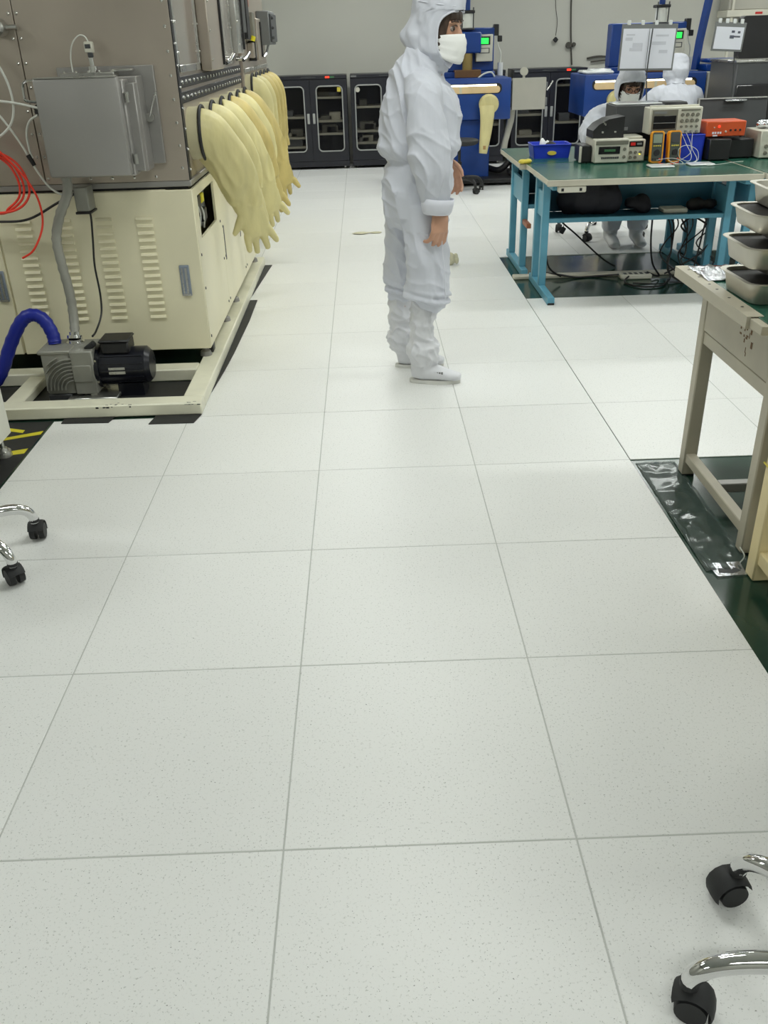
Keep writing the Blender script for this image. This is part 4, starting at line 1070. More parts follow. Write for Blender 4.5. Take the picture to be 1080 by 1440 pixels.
# small power supply with red display
t = instrument('bench_supply', 'beige bench supply with a red display between the counter and the yellow meters', 'instrument', 1.89, 2.00, 4.70, 4.92, TZ, TZ + .135)
panel(t, 'display', 'blackgloss', 1.897, 1.985, TZ + .092, TZ + .125, 4.70)
panel(t, 'red_digits', 'darkred', 1.905, 1.935, TZ + .10, TZ + .118, 4.696, .002); panel(t, 'scale', 'grey', 1.945, 1.975, TZ + .103, TZ + .115, 4.696, .002)
for x, z in ((1.91, .06), (1.94, .06), (1.97, .06), (1.91, .03), (1.94, .03)): knob(t, x, 4.70, TZ + z, .010, 'plasticdark')
knob(t, 1.968, 4.70, TZ + .05, .005, 'yellowled', .006, 'lamp')
b = new(); box(b, (1.87, 4.74, TZ + .135), (1.99, 4.9, TZ + .15), .004); solo('flat_adapter', b, 'plastic', 'flat beige adapter lying on top of the bench supply', 'adapter', (1.93, 4.8, TZ + .135))
# multimeters
def meter(x, label, face, lean, rz=0.0):
    t = rig('multimeter', label, 'multimeter', (x, 4.64, TZ)); t['group'] = 'yellow multimeters'
    R = Matrix.Rotation(-lean, 4, 'X')
    def put(name, bm, m, par):
        bmesh.ops.transform(bm, matrix=Matrix.Translation((x, 4.64, TZ)) @ Matrix.Rotation(rz, 4, 'Z') @ R, verts=bm.verts); return obj(name, bm, m, par)
    b = new(); prism(b, rrect(-.040, .040, 0, .185, .016), 'y', -.020, .022); bmesh.ops.bevel(b, geom=[e for e in b.edges if abs((e.verts[0].co - e.verts[1].co).y) < 1e-6], offset=.004, segments=1, affect='EDGES'); hol = put('holster', b, 'meter', t)
    b = new(); prism(b, rrect(-.031, .031, .010, .176, .010), 'y', -.0235, -.019); put('face', b, 'meterface', t)
    b = new(); box(b, (-.026, -.026, .115), (.026, -.023, .165), .001); put('display', b, face, t)
    b = new(); cyl(b, (0, -.023, .060), (0, -.032, .060), .018, n=20); put('dial', b, 'black', t)
    for k in range(4):
        b = new(); box(b, (-.024 + k * .0125, -.0265, .094), (-.015 + k * .0125, -.023, .102), .001); put('button', b, 'yellowsticker', t)
    for k in range(4):
        b = new(); cyl(b, (-.021 + k * .014, -.023, .022), (-.021 + k * .014, -.026, .022), .005, n=10); put('jack', b, 'red' if k == 3 else 'black', t)
    b = new(); box(b, (-.025, .03, 0), (.025, .055, .012), .003); put('stand', b, 'meter', t)
    return t
meter(2.055, 'yellow multimeter with a lit pale display standing left of the pair', 'lcd', .12, -.12)
meter(2.165, 'yellow multimeter with a dark display standing right of the pair', 'darkgrey', .12, .10)
# dark monitor housing behind
t = instrument('monitor_housing', 'dark grey monitor housing behind the bench supply', 'monitor', 1.86, 2.18, 4.96, 5.22, TZ + .14, TZ + .315, 'darkgrey')
b = new(); box(b, (1.87, 4.98, TZ + .002), (2.17, 5.2, TZ + .142), .006); obj('pedestal', b, 'black', t)
b = new(); box(b, (1.87, 4.99, TZ + .315), (2.17, 5.2, TZ + .325), .004); obj('clear_bag', b, 'clear', t)
panel(t, 'white_plate', 'grey', 1.90, 1.95, TZ + .165, TZ + .185, 4.96)
b = new(); box(b, (2.18, 4.99, TZ + .18), (2.34, 5.15, TZ + .325), .01); obj('rear_bulge', b, 'black', t)
# oscilloscope on a blue crate
cr = tray_bin(2.145, 2.375, 4.70, 4.93, TZ, TZ + .15, 'binblue', 'blue_crate', 'blue plastic crate under the oscilloscope', 'crate', .004)
t = instrument('oscilloscope', 'beige oscilloscope with a dark screen and rows of knobs on the blue crate', 'oscilloscope', 2.015, 2.345, 4.72, 4.86, TZ + .152, TZ + .312)
panel(t, 'bezel', 'plasticdark', 2.03, 2.19, TZ + .172, TZ + .30, 4.72); panel(t, 'screen', 'blackgloss', 2.04, 2.18, TZ + .19, TZ + .265, 4.716)
panel(t, 'screen_line', 'grey', 2.04, 2.18, TZ + .222, TZ + .226, 4.712, .002); panel(t, 'maker_strip', 'grey', 2.04, 2.12, TZ + .275, TZ + .29, 4.716, .002)
for r in range(3):
    for k in range(4): knob(t, 2.22 + k * .032, 4.72, TZ + .20 + r * .034, .011 if r else .008, 'plasticdark')
panel(t, 'button_bar', 'plasticdark', 2.21, 2.33, TZ + .29, TZ + .30, 4.72)
for k in range(4): knob(t, 2.215 + k * .035, 4.72, TZ + .172, .008, 'steellight', .014, 'input_jack')
b = new(); box(b, (2.025, 4.765, TZ + .31), (2.335, 4.785, TZ + .322), .003); obj('top_lip', b, 'plastic', t)
# wires
wire_lab = ['white lead dropping from the oscilloscope in a big loop', 'white lead looping in front of the blue crate', 'white lead trailing from the oscilloscope to the bench top', 'thin white lead curled in front of the yellow multimeters', 'thin red lead lying before the multimeters', 'pale lead running right along the bench to the orange unit']
wire_pts = [[(2.22, 4.70, TZ + .165), (2.25, 4.67, TZ + .10), (2.28, 4.64, TZ + .04), (2.26, 4.62, TZ + .006), (2.20, 4.62, TZ + .03), (2.19, 4.62, TZ + .08), (2.24, 4.62, TZ + .10), (2.30, 4.60, TZ + .07), (2.30, 4.58, TZ + .012), (2.22, 4.55, TZ + .004)],
            [(2.25, 4.70, TZ + .165), (2.275, 4.66, TZ + .10), (2.27, 4.64, TZ + .05), (2.22, 4.64, TZ + .015), (2.16, 4.60, TZ + .004), (2.10, 4.55, TZ + .004)],
            [(2.29, 4.70, TZ + .165), (2.285, 4.66, TZ + .08), (2.31, 4.62, TZ + .02), (2.26, 4.56, TZ + .004), (2.16, 4.53, TZ + .004), (2.12, 4.58, TZ + .02)],
            [(2.05, 4.60, TZ + .02), (2.10, 4.55, TZ + .035), (2.16, 4.55, TZ + .03), (2.20, 4.54, TZ + .004), (2.13, 4.52, TZ + .004)],
            [(2.08, 4.60, TZ + .02), (2.05, 4.54, TZ + .01), (2.12, 4.53, TZ + .004), (2.18, 4.56, TZ + .01)],
            [(2.30, 4.40, TZ + .004), (2.40, 4.45, TZ + .004), (2.50, 4.52, TZ + .004), (2.58, 4.55, TZ + .004)]]
for k, (p, l) in enumerate(zip(wire_pts, wire_lab)): cable('test_lead', p, .0018, 'red' if k == 4 else 'whitetube', l, 'lead', 6)
for (x0, x1, y0, y1, lab) in ((1.955, 2.10, 4.38, 4.50, 'clear plastic sleeve on the bench in front of the left multimeter'), (2.21, 2.36, 4.42, 4.53, 'white foam pad on the bench in front of the blue crate')):
    b = new(); box(b, (x0, y0, TZ), (x1, y1, TZ + .012), .005); solo('white_pad', b, 'clear', lab, 'pad', (x0, y0, TZ))
# black box, orange unit, flat panel, supply to the right
t = instrument('black_box', 'black square box under the orange unit', 'box', 2.385, 2.52, 4.63, 4.90, TZ, TZ + .128, 'black')
t = instrument('black_box', 'low black box beside the square one at the right of the bench', 'box', 2.525, 2.70, 4.72, 4.95, TZ, TZ + .115, 'black')
t = instrument('orange_unit', 'orange-red metal unit with a glowing red lamp on the black boxes', 'unit', 2.375, 2.625, 4.70, 4.90, TZ + .13, TZ + .225, 'orange')
knob(t, 2.455, 4.70, TZ + .195, .007, 'redled', .005, 'lamp'); knob(t, 2.425, 4.70, TZ + .19, .004, 'plastic', .005, 'screw'); knob(t, 2.50, 4.70, TZ + .165, .006, 'plastic', .006, 'screw')
for x in (2.53, 2.56, 2.59): knob(t, x, 4.70, TZ + .172, .007, 'black', .006, 'socket')
for x0 in (2.415, 2.43, 2.447, 2.462): panel(t, 'lettering', 'paper', x0, x0 + .011, TZ + .152, TZ + .164, 4.70, .002)
panel(t, 'lettering', 'paper', 2.42, 2.45, TZ + .138, TZ + .146, 4.70, .002)
t = rig('grey_board', 'wide grey flat panel propped up behind the orange unit', 'panel', (2.6, 5.06, TZ))
Rm = Matrix.Rotation(-.12, 3, 'X')
b = new(); obox(b, (2.66, 5.06, TZ + .165), (.46, .022, .33), Rm, .004); obj('sheet', b, 'darkgrey', t)
b = new(); obox(b, (2.66, 5.075, TZ + .332), (.46, .028, .008), Rm); obox(b, (2.435, 5.055, TZ + .165), (.008, .028, .33), Rm); obj('bright_border', b, 'steellight', t)
b = new(); box(b, (2.60, 5.03, TZ + .312), (2.74, 5.08, TZ + .326), .004); obj('hand_slot', b, 'foil', t)
t = instrument('bench_supply', 'beige bench supply cut by the right edge of the photograph', 'instrument', 2.715, 2.90, 4.66, 4.92, TZ, TZ + .165)
panel(t, 'display', 'blackgloss', 2.77, 2.86, TZ + .10, TZ + .15, 4.66); panel(t, 'red_digits', 'darkred', 2.785, 2.84, TZ + .115, TZ + .135, 4.656, .002)
for x, z in ((2.755, .075), (2.79, .075), (2.825, .075), (2.755, .035), (2.79, .035)): knob(t, x, 4.66, TZ + z, .012, 'plasticdark')
lump('crumpled_foil', (2.80, 4.80, TZ + .166), (.09, .07, .06), 'foil', 'crumpled foil heap on top of the right-hand bench supply', 'foil', 21, vox=.006)
# document holders
def sheet_stand(name, label, x0, x1, z0, z1, y, rod, tilt, marks, pages=2):
    t = thing(name, label, 'document holder', (rod[0], y, TZ)); t['group'] = 'document holders'
    c = ((x0 + x1) / 2, y, (z0 + z1) / 2); R = Matrix.Rotation(tilt, 3, 'Y')
    b = new(); obox(b, c, (x1 - x0 + .02, .006, z1 - z0 + .03), R, .002); pc = obj('backing', b, 'grey', t)
    n = pages; w = (x1 - x0) / n
    for k in range(n):
        off = R @ Vector(((k - (n - 1) / 2) * w, -.005, -.008))
        b = new(); obox(b, Vector(c) + off, (w - .004, .002, z1 - z0 - .012), R); pg = obj('page', b, 'paper', t)
        b = new()
        for (u, v, uw, vh) in marks[k]:
            o2 = R @ Vector(((k - (n - 1) / 2) * w + u * w, -.0066, v * (z1 - z0)))
            obox(b, Vector(c) + o2, (uw, .0012, vh), R)
        obj('print', b, 'printdark' if pages == 1 else 'print', pg)['kind'] = 'stuff'
    b = new()
    for k in range(4): obox(b, Vector(c) + R @ Vector((-(x1 - x0) * .4 + k * (x1 - x0) * .26, 0, (z1 - z0) / 2 + .022)), (.024, .012, .03), R, .003)
    obj('clips', b, 'clear', t)['kind'] = 'stuff'
    b = new(); tube(b, rod[1], .0045, 8); obj('rod', b, 'darkgrey', t)
    b = new(); e = rod[1][-1]; cyl(b, (e[0], e[1], e[2]), (e[0], e[1], e[2] + .008), .045, n=20); obj('base', b, 'black', t)
    return t
sheet_stand('document_holder', 'clear document holder with two pages on a thin rod above the bowed worker', 2.045, 2.415, 1.225, 1.485, 5.66, (2.2, [(2.245, 5.63, 1.47), (2.235, 5.63, 1.2), (2.245, 5.60, 1.0), (2.25, 5.55, TZ)]), .02,
            [[(-.25, .2, .05, .02), (.1, .05, .07, .03), (.05, -.05, .09, .02), (-.2, .3, .06, .01)], [(-.1, .1, .10, .02), (.1, -.1, .06, .02), (0, .28, .09, .012)]])
sheet_stand('document_holder', 'small white document card on a pale post at the upper right', 2.70, 2.90, 1.33, 1.48, 5.68, (2.85, [(2.86, 5.70, 1.34), (2.885, 5.70, 1.1), (2.885, 5.66, TZ)]), .06,
            [[(.12, .22, .022, .014), (.33, .2, .018, .014), (.1, .0, .03, .02), (.28, .02, .045, .01)]], pages=1)

# ------------------------------------------------------------------ equipment at the far right
t = thing('dark_cabinet', 'tall dark cabinet with a glass case on top at the upper right', 'cabinet', (4.55, 8.3, 0))
b = new(); box(b, (3.80, 8.05, 0.06), (5.3, 8.75, 1.18), .01); obj('lower_body', b, 'darkgrey', t)
b = new(); box(b, (3.79, 8.04, 1.17), (5.31, 8.76, 1.19), .004); obj('top_sheet', b, 'steellight', t)
for x in (3.86, 5.24):
    for y in (8.1, 8.7):
        b = new(); cyl(b, (x, y, 0), (x, y, .06), .03, n=12); obj('foot', b, 'black', t)
b = new(); box(b, (3.82, 8.03, .35), (4.5, 8.055, .98), .01); obj('dark_window', b, 'glass', t)
t2 = thing('black_monitor', 'large black screen standing on the dark cabinet at the upper right', 'screen', (4.4, 8.3, 1.19))
b = new(); prism(b, rrect(3.82, 4.95, 1.20, 1.56, .03), 'y', 8.10, 8.22); obj('housing', b, 'black', t2)
b = new(); box(b, (4.2, 8.08, 1.19), (4.6, 8.28, 1.205), .004); obj('stand', b, 'black', t2)
t3 = thing('wall_unit', 'white wall-mounted unit with a ledge at the top right corner', 'wall unit', (5.4, 11.45, 1.6))
b = new(); box(b, (4.78, 11.15, 1.585), (6.2, 11.5, 1.66), .006); obj('ledge', b, 'plastic', t3)
b = new(); box(b, (4.80, 11.20, 1.66), (6.2, 11.5, 2.3), .01); obj('casing', b, 'plasticgrey', t3)
b = new(); box(b, (4.84, 11.17, 1.0), (4.87, 11.2, 2.3), .002); obj('pipe', b, 'plastic', t3)
b = new(); box(b, (5.13, 11.146, 1.61), (5.22, 11.152, 1.635)); obj('red_mark', b, 'darkred', t3)

# cables on the back wall
b = new(); tube(b, [(2.90, 11.48, 2.4), (2.90, 11.48, 1.83), (2.93, 11.48, 1.37), (2.96, 11.48, 1.10)], .010, 8); cw = solo('wall_conduit', b, 'conduit', 'thin dark conduit running down the back wall to the black cabinet', 'conduit', (2.9, 11.48, 1.1))
b = new(); cyl(b, (2.90, 11.45, 1.33), (2.90, 11.5, 1.33), .035, n=14); cyl(b, (2.965, 11.45, 1.335), (2.965, 11.5, 1.335), .025, n=12); tube(b, [(2.87, 11.47, 1.33), (2.98, 11.47, 1.34)], .012, 8); o = obj('wall_clip', b, 'conduit', cw)
b = new(); tube(b, [(2.70, 11.47, 2.4), (2.70, 11.47, 1.83), (2.735, 11.47, 1.6), (2.725, 11.47, 1.44)], .004, 6); cw = solo('pendant_plug', b, 'conduit', 'thin cord hanging on the back wall with a dark plug on its end', 'cord', (2.72, 11.47, 1.42))
b = new(); obox(b, (2.725, 11.46, 1.395), (.05, .04, .05), Matrix.Rotation(.78, 3, 'Y'), .006); obj('plug', b, 'black', cw)
b = new(); tube(b, [(3.15, 11.48, 1.17), (3.3, 11.47, 1.19), (3.5, 11.47, 1.17)], .012, 6); tube(b, [(3.2, 11.47, 1.13), (3.42, 11.47, 1.145)], .010, 6); solo('wall_wire', b, 'conduit', 'short loose wire on the back wall left of the far press', 'wire', (3.3, 11.48, 1.17))

# ------------------------------------------------------------------ near benches at the right
t = thing('side_bench', 'grey steel bench holding the stacked trays at the right edge', 'bench', (1.95, 1.4, -.004))
BZ = .75
b = new(); box(b, (1.262, 1.02, BZ - .028), (2.55, 1.715, BZ - .002), .002); tp = obj('tabletop', b, 'benchgrey', t)
b = new(); box(b, (1.285, 1.03, BZ - .004), (2.54, 1.70, BZ + .0005), .0005); obj('top_mat', b, 'mattop', tp)
b = new(); box(b, (1.252, 1.10, BZ - .032), (1.264, 1.722, BZ + .002), .001); box(b, (1.252, 1.10, BZ + .0005), (1.30, 1.722, BZ + .003), .0005); ed = obj('edge_strip', b, 'benchgrey', tp)
for k, y in enumerate((1.66, 1.56, 1.465, 1.40, 1.30, 1.2)):
    b = new(); cyl(b, (1.277, y, BZ + .0028), (1.277, y, BZ + .0036), .0045, n=10); obj('hole', b, 'black', ed)
for x in (1.375, 2.46):
    for y in (1.675, 1.105):
        b = new(); box(b, (x - .024, y - .024, .0), (x + .024, y + .024, BZ - .028), .004); obj('leg', b, 'benchgrey', t)
        b = new(); box(b, (x - .022, y - .022, -.004), (x + .022, y + .022, .001)); obj('foot_pad', b, 'black', t)
    b = new(); box(b, (x - .018, 1.125, .05), (x + .018, 1.655, .085), .003); obj('lower_rail', b, 'benchgrey', t)
    b = new(); box(b, (x - .018, 1.125, .50), (x + .018, 1.655, .545), .003); obj('apron_rail', b, 'benchgrey', t)
    b = new(); box(b, (x - .022, 1.13, .548), (x + .004, 1.65, .70), .002); obj('apron_panel', b, 'benchgrey', t)
b = new(); box(b, (1.39, 1.40, .05), (2.44, 1.435, .085), .003); obj('cross_rail', b, 'steelbox', t)
b = new(); box(b, (1.39, 1.09, .50), (2.44, 1.12, .70), .003); obj('front_apron', b, 'benchgrey', t)
b = new()
rd = random.Random(5)
for k in range(16):
    y = 1.30 + rd.gauss(0, .035); z = .64 + rd.gauss(0, .03)
    box(b, (1.3522, y, z), (1.3535, y + rd.uniform(.003, .014), z + rd.uniform(.004, .02)))
obj('grime', b, 'rust', t)['kind'] = 'stuff'
# foil sheet on the far corner
b = new()
N1, N2 = 14, 12
g = [[b.verts.new((1.285 + .20 * i / N1 - .0 * j, 1.50 + .20 * j / N2 + .0, BZ + .004 + .016 * abs(noise.noise(Vector((i * .9, j * .9, 3)))) )) for j in range(N2 + 1)] for i in range(N1 + 1)]
for i in range(N1):
    for j in range(N2):
        b.faces.new((g[i][j], g[i + 1][j], g[i + 1][j + 1], g[i][j + 1]))
fo = solo('foil_sheet', b, 'foil', 'wrinkled silver foil sheet on the corner of the grey bench', 'foil', (1.38, 1.6, BZ + .003), ang=10)
md = fo.modifiers.new('thick', 'SOLIDIFY'); md.thickness = .0008
# trays
def tray(x, y, z, rz, label, fill, lx=.34, ly=.25, h=.055):
    t = thing('metal_tray', label, 'tray', (x, y, z)); t['group'] = 'stacked metal trays'
    ins = .022
    b = new()
    def loop(dx, dy, r, zz): return [b.verts.new((u, v, zz)) for u, v in rrect(-lx / 2 + dx, lx / 2 - dx, -ly / 2 + dy, ly / 2 - dy, r, 4)]
    L = [loop(ins + .004, ins + .004, .03, .0), loop(ins, ins, .034, .004), loop(.012, .012, .04, h - .004), loop(0, 0, .045, h), loop(.0, .0, .045, h + .002), loop(.015, .015, .038, h + .001), loop(ins + .003, ins + .003, .03, .006)]
    n = len(L[0])
    for a in range(len(L) - 1):
        for k in range(n): b.faces.new((L[a][k], L[a][(k + 1) % n], L[a + 1][(k + 1) % n], L[a + 1][k]))
    b.faces.new(L[0]); b.faces.new(list(reversed(L[-1])))
    o = obj('pan', b, 'alu'); o.parent = t
    if fill:
        b = new(); A = [b.verts.new((u, v, .008)) for u, v in rrect(-lx / 2 + .034, lx / 2 - .034, -ly / 2 + .034, ly / 2 - .034, .03, 4)]
        q = .027 - .010 * fill; Bt = [b.verts.new((u, v, h * fill)) for u, v in rrect(-lx / 2 + q, lx / 2 - q, -ly / 2 + q, ly / 2 - q, .034, 4)]
        for k in range(len(A)): b.faces.new((A[k], A[(k + 1) % len(A)], Bt[(k + 1) % len(A)], Bt[k]))
        b.faces.new(A); b.faces.new(list(reversed(Bt)))
        o = obj('dark_residue', b, 'soot'); o.parent = t
    t.rotation_euler = (0, 0, rz)
    return t
tray(1.495, 1.325, .7515, .02, 'lowest metal tray lying on the green bench mat', .85, .42, .26, .06)
tray(1.535, 1.345, .8145, .10, 'crooked tray wedged between the two lower trays', 0, .36, .20, .03)
tray(1.490, 1.335, .846, -.03, 'second full tray up, heaped with dark residue', .9, .42, .26, .06)
tray(1.540, 1.345, .909, -.08, 'crooked tray wedged beneath the upper dark tray', 0, .36, .20, .03)
tray(1.505, 1.350, .941, -.05, 'upper metal tray with a dark lid of residue', .95, .42, .26, .05)
tray(1.560, 1.370, .994, -.07, 'topmost metal tray of the stack, the pale empty one', 0, .42, .26, .055)
# cream bench nearer
t = thing('cream_bench', 'cream-painted bench leg frame in front of the grey bench', 'bench', (1.95, .7, -.004))
b = new(); box(b, (1.28, .35, BZ - .03), (2.5, .99, BZ), .003); obj('tabletop', b, 'benchcream', t)
for x in (1.355, 2.4):
    for y in (.955, .40):
        b = new(); box(b, (x - .028, y - .028, -.003), (x + .028, y + .028, BZ - .03), .004); obj('leg', b, 'benchcream', t)
    b = new(); box(b, (x - .022, .43, .055), (x + .022, .93, .10), .004); obj('lower_rail', b, 'benchcream', t)
    b = new(); box(b, (x - .022, .43, .60), (x + .022, .93, .72), .004); obj('apron_rail', b, 'benchcream', t)
b = new(); box(b, (1.385, .935, .055), (2.37, .975, .10), .004); obj('cross_rail', b, 'benchcream', t)
fm = MAT_PANE.copy(); fm.name = 'floor_film'
for nd in fm.node_tree.nodes:
    if nd.type == 'BSDF_PRINCIPLED': nd.inputs['Base Color'].default_value = (.10, .14, .125, 1); nd.inputs['Roughness'].default_value = .12
    if nd.type == 'MAP_RANGE': nd.inputs['To Min'].default_value = .25; nd.inputs['To Max'].default_value = .6
b = new(); NI, NJ = 10, 44
g = [[b.verts.new((1.212 + .15 * i / NI, .99 + .78 * j / NJ, -.002 + .010 * abs(noise.noise(Vector((i * .35, j * .22, 9)))) )) for j in range(NJ + 1)] for i in range(NI + 1)]
for i in range(NI):
    for j in range(NJ): b.faces.new((g[i][j], g[i + 1][j], g[i + 1][j + 1], g[i][j + 1]))
pf = solo('plastic_film', b, fm, 'rumpled clear plastic film on the green floor beside the grey bench', 'plastic film', (1.28, 1.4, -.002), ang=60)
md = pf.modifiers.new('thick', 'SOLIDIFY'); md.thickness = .0006
# foil scrap and loose bits on the green floor
b = new(); prism(b, [(1.225, 1.03), (1.235, .955), (1.325, .96), (1.33, 1.035)], 'z', -.0038, .002); fs = solo('foil_tape', b, 'foil', 'square of foil tape stuck to the green floor by the cream leg', 'tape', (1.27, 1.0, -.0038))
b = new(); prism(b, [(1.25, 1.0), (1.245, .975), (1.29, .97), (1.315, .985), (1.30, 1.0), (1.29, .99)], 'z', .002, .003); obj('torn_patch', b, 'darkgrey', fs)
cable('yellow_wire', [(1.325, .99, .36), (1.33, .94, .355), (1.325, .91, .38), (1.33, .88, .41)], .003, 'yellowsticker', 'thin yellow wire tied round the cream bench leg', 'wire', 6)
cable('white_wire', [(1.33, 1.03, .0), (1.335, 1.02, .03), (1.325, 1.04, .05)], .002, 'whitetube', 'short white wire end standing up beside the foil tape', 'wire', 6)
# crumbled rag stains on the white floor
lump('swept_debris', (.22, 6.49, .0005), (.16, .10, .012), 'brownrag', 'small heap of sandy debris on the white floor left of the standing person', 'debris', 31, vox=.008)
lump('paper_wad', (.836, 5.20, .0005), (.05, .05, .10), 'brownrag', 'crumpled speckled wad on the floor right of the standing person', 'wad', 32, vox=.007)

# ------------------------------------------------------------------ people in white clean-room suits
def lerp_tab(tab, z):
    if z <= tab[0][0]: return tab[0][1:]
    for a, c in zip(tab, tab[1:]):
        if z <= c[0]:
            f = (z - a[0]) / (c[0] - a[0]); return tuple(p + (q - p) * f for p, q in zip(a[1:], c[1:]))
    return tab[-1][1:]
HEAD = [(-.112, .046, .030, .030), (-.095, .034, .054, .044), (-.06, .016, .078, .058), (-.02, .004, .090, .067), (.03, -.002, .095, .071), (.07, -.006, .088, .066), (.098, -.008, .062, .048), (.112, -.008, .03, .024)]
def add_head(bm, Mx):
    b = new()
    loft(b, [(r[1], 0, r[0]) for r in HEAD], [(r[2], r[3]) for r in HEAD], ref=(1, 0, 0), n=24)
    loft(b, [(.088, 0, .02), (.100, 0, -.008), (.110, 0, -.028), (.098, 0, -.040)], [(.008, .008), (.011, .010), (.013, .014), (.009, .012)], ref=(1, 0, 0), n=10)
    for s in (-1, 1):
        loft(b, [(.084, s * .012, .030), (.084, s * .034, .034), (.072, s * .052, .028)], [.007, .007, .005], ref=(0, 0, 1), n=8)      # brow
        loft(b, [(.0, s * .066, .02), (-.006, s * .075, .0), (.0, s * .066, -.03)], [(.012, .006), (.016, .008), (.008, .006)], ref=(1, 0, 0), n=10)  # ear
    loft(b, [(-.012, 0, -.06), (-.02, 0, -.12), (-.03, 0, -.17)], [.052, .050, .056], ref=(1, 0, 0), n=16)     # neck
    bmesh.ops.transform(b, matrix=Mx, verts=b.verts)
    tmp = bpy.data.meshes.new('t'); b.to_mesh(tmp); b.free(); bm.from_mesh(tmp); bpy.data.meshes.remove(tmp)
def hand_pts():
    return [(.030, (.044, .026, .020)), (.010, (.048, .029, .021)), (-.011, (.044, .027, .020)), (-.031, (.034, .021, .018))]
def add_hand(bm, Mx, curl=.5, mirror=False):
    b = new()
    loft(b, [(-.05, 0, 0), (0, 0, 0), (.03, .002, .001), (.06, 0, .001), (.088, -.001, 0)], [(.024, .020), (.026, .018), (.036, .017), (.042, .0155), (.041, .013)], ref=(0, 1, 0), n=16)
    for k, (y, ph) in enumerate(hand_pts()):
        p = Vector((.080 + (.006, .009, .006, -.002)[k], y, 0)); a = curl * (.5 + .08 * k); pts = [p]; yaw = y * 1.2
        for q, L in enumerate(ph):
            d = Vector((math.cos(a) * math.cos(yaw), math.sin(yaw), -math.sin(a))); p = p + d * L; pts.append(p); a += curl * (.75 if q == 0 else .6)
        loft(b, pts, [.0098, .0090, .0082, .0068], ref=(0, 1, 0), n=10, dome=.005)
    pts = [Vector((.018, .026, -.006)), Vector((.045, .047, -.016)), Vector((.070, .056, -.026)), Vector((.088, .056, -.036))]
    loft(b, pts, [.0125, .0115, .0095, .0075], ref=(0, 0, 1), n=10, dome=.005)
    if mirror: bmesh.ops.scale(b, vec=(1, -1, 1), verts=b.verts); bmesh.ops.reverse_faces(b, faces=b.faces)
    bmesh.ops.transform(b, matrix=Mx, verts=b.verts)
    tmp = bpy.data.meshes.new('t'); b.to_mesh(tmp); b.free(); bm.from_mesh(tmp); bpy.data.meshes.remove(tmp)
def frame(o, x, z):
    x = Vector(x).normalized(); z = Vector(z); z = (z - x * z.dot(x)).normalized(); y = z.cross(x)
    m = Matrix.Identity(4)
    for i in range(3): m[i][0], m[i][1], m[i][2], m[i][3] = x[i], y[i], z[i], o[i]
    return m
def resamp(pts, rad, k=4):
    P = spline(pts, k); n = len(P); S = []
    for i in range(n):
        u = i / (n - 1) * (len(rad) - 1); j = min(int(u), len(rad) - 2); f = u - j
        a = rad[j] if isinstance(rad[j], tuple) else (rad[j],) * 2; c = rad[j + 1] if isinstance(rad[j + 1], tuple) else (rad[j + 1],) * 2
        S.append((a[0] + (c[0] - a[0]) * f, a[1] + (c[1] - a[1]) * f))
    return P, S
def limb(bm, pts, rad, ref, n=18, k=4):
    P, S = resamp(pts, rad, k); loft(bm, P, S, ref=ref, n=n)
def garment_folds(seed, amp, org, ax=(13, 13, 3.6)):
    off = Vector((seed * 3.7, seed * 1.3, seed))
    def f(p):
        w = noise.noise(p * 4 + off) * .9
        r = 1 - abs(noise.noise(Vector((p.x * ax[0] + p.z * 4 + w, p.y * ax[1] + w, p.z * ax[2] + p.x * 3)) + off))
        r2 = 1 - abs(noise.noise(Vector((p.x * 6 + w, p.y * 6, p.z * 15 + p.x * 12)) + off * 2))
        return amp * ((r ** 4 - .45) * 1.2 + (r2 ** 5 - .3) * .55 + noise.noise(p * 6 + off) * .35)
    return f
def place(name, me, m, parent, shift=True):
    if shift: me.transform(Matrix.Translation(-wloc(parent)))
    me.materials.clear(); me.materials.append(MATS[m])
    o = bpy.data.objects.new(name, me); COL.objects.link(o); o.parent = parent
    return o
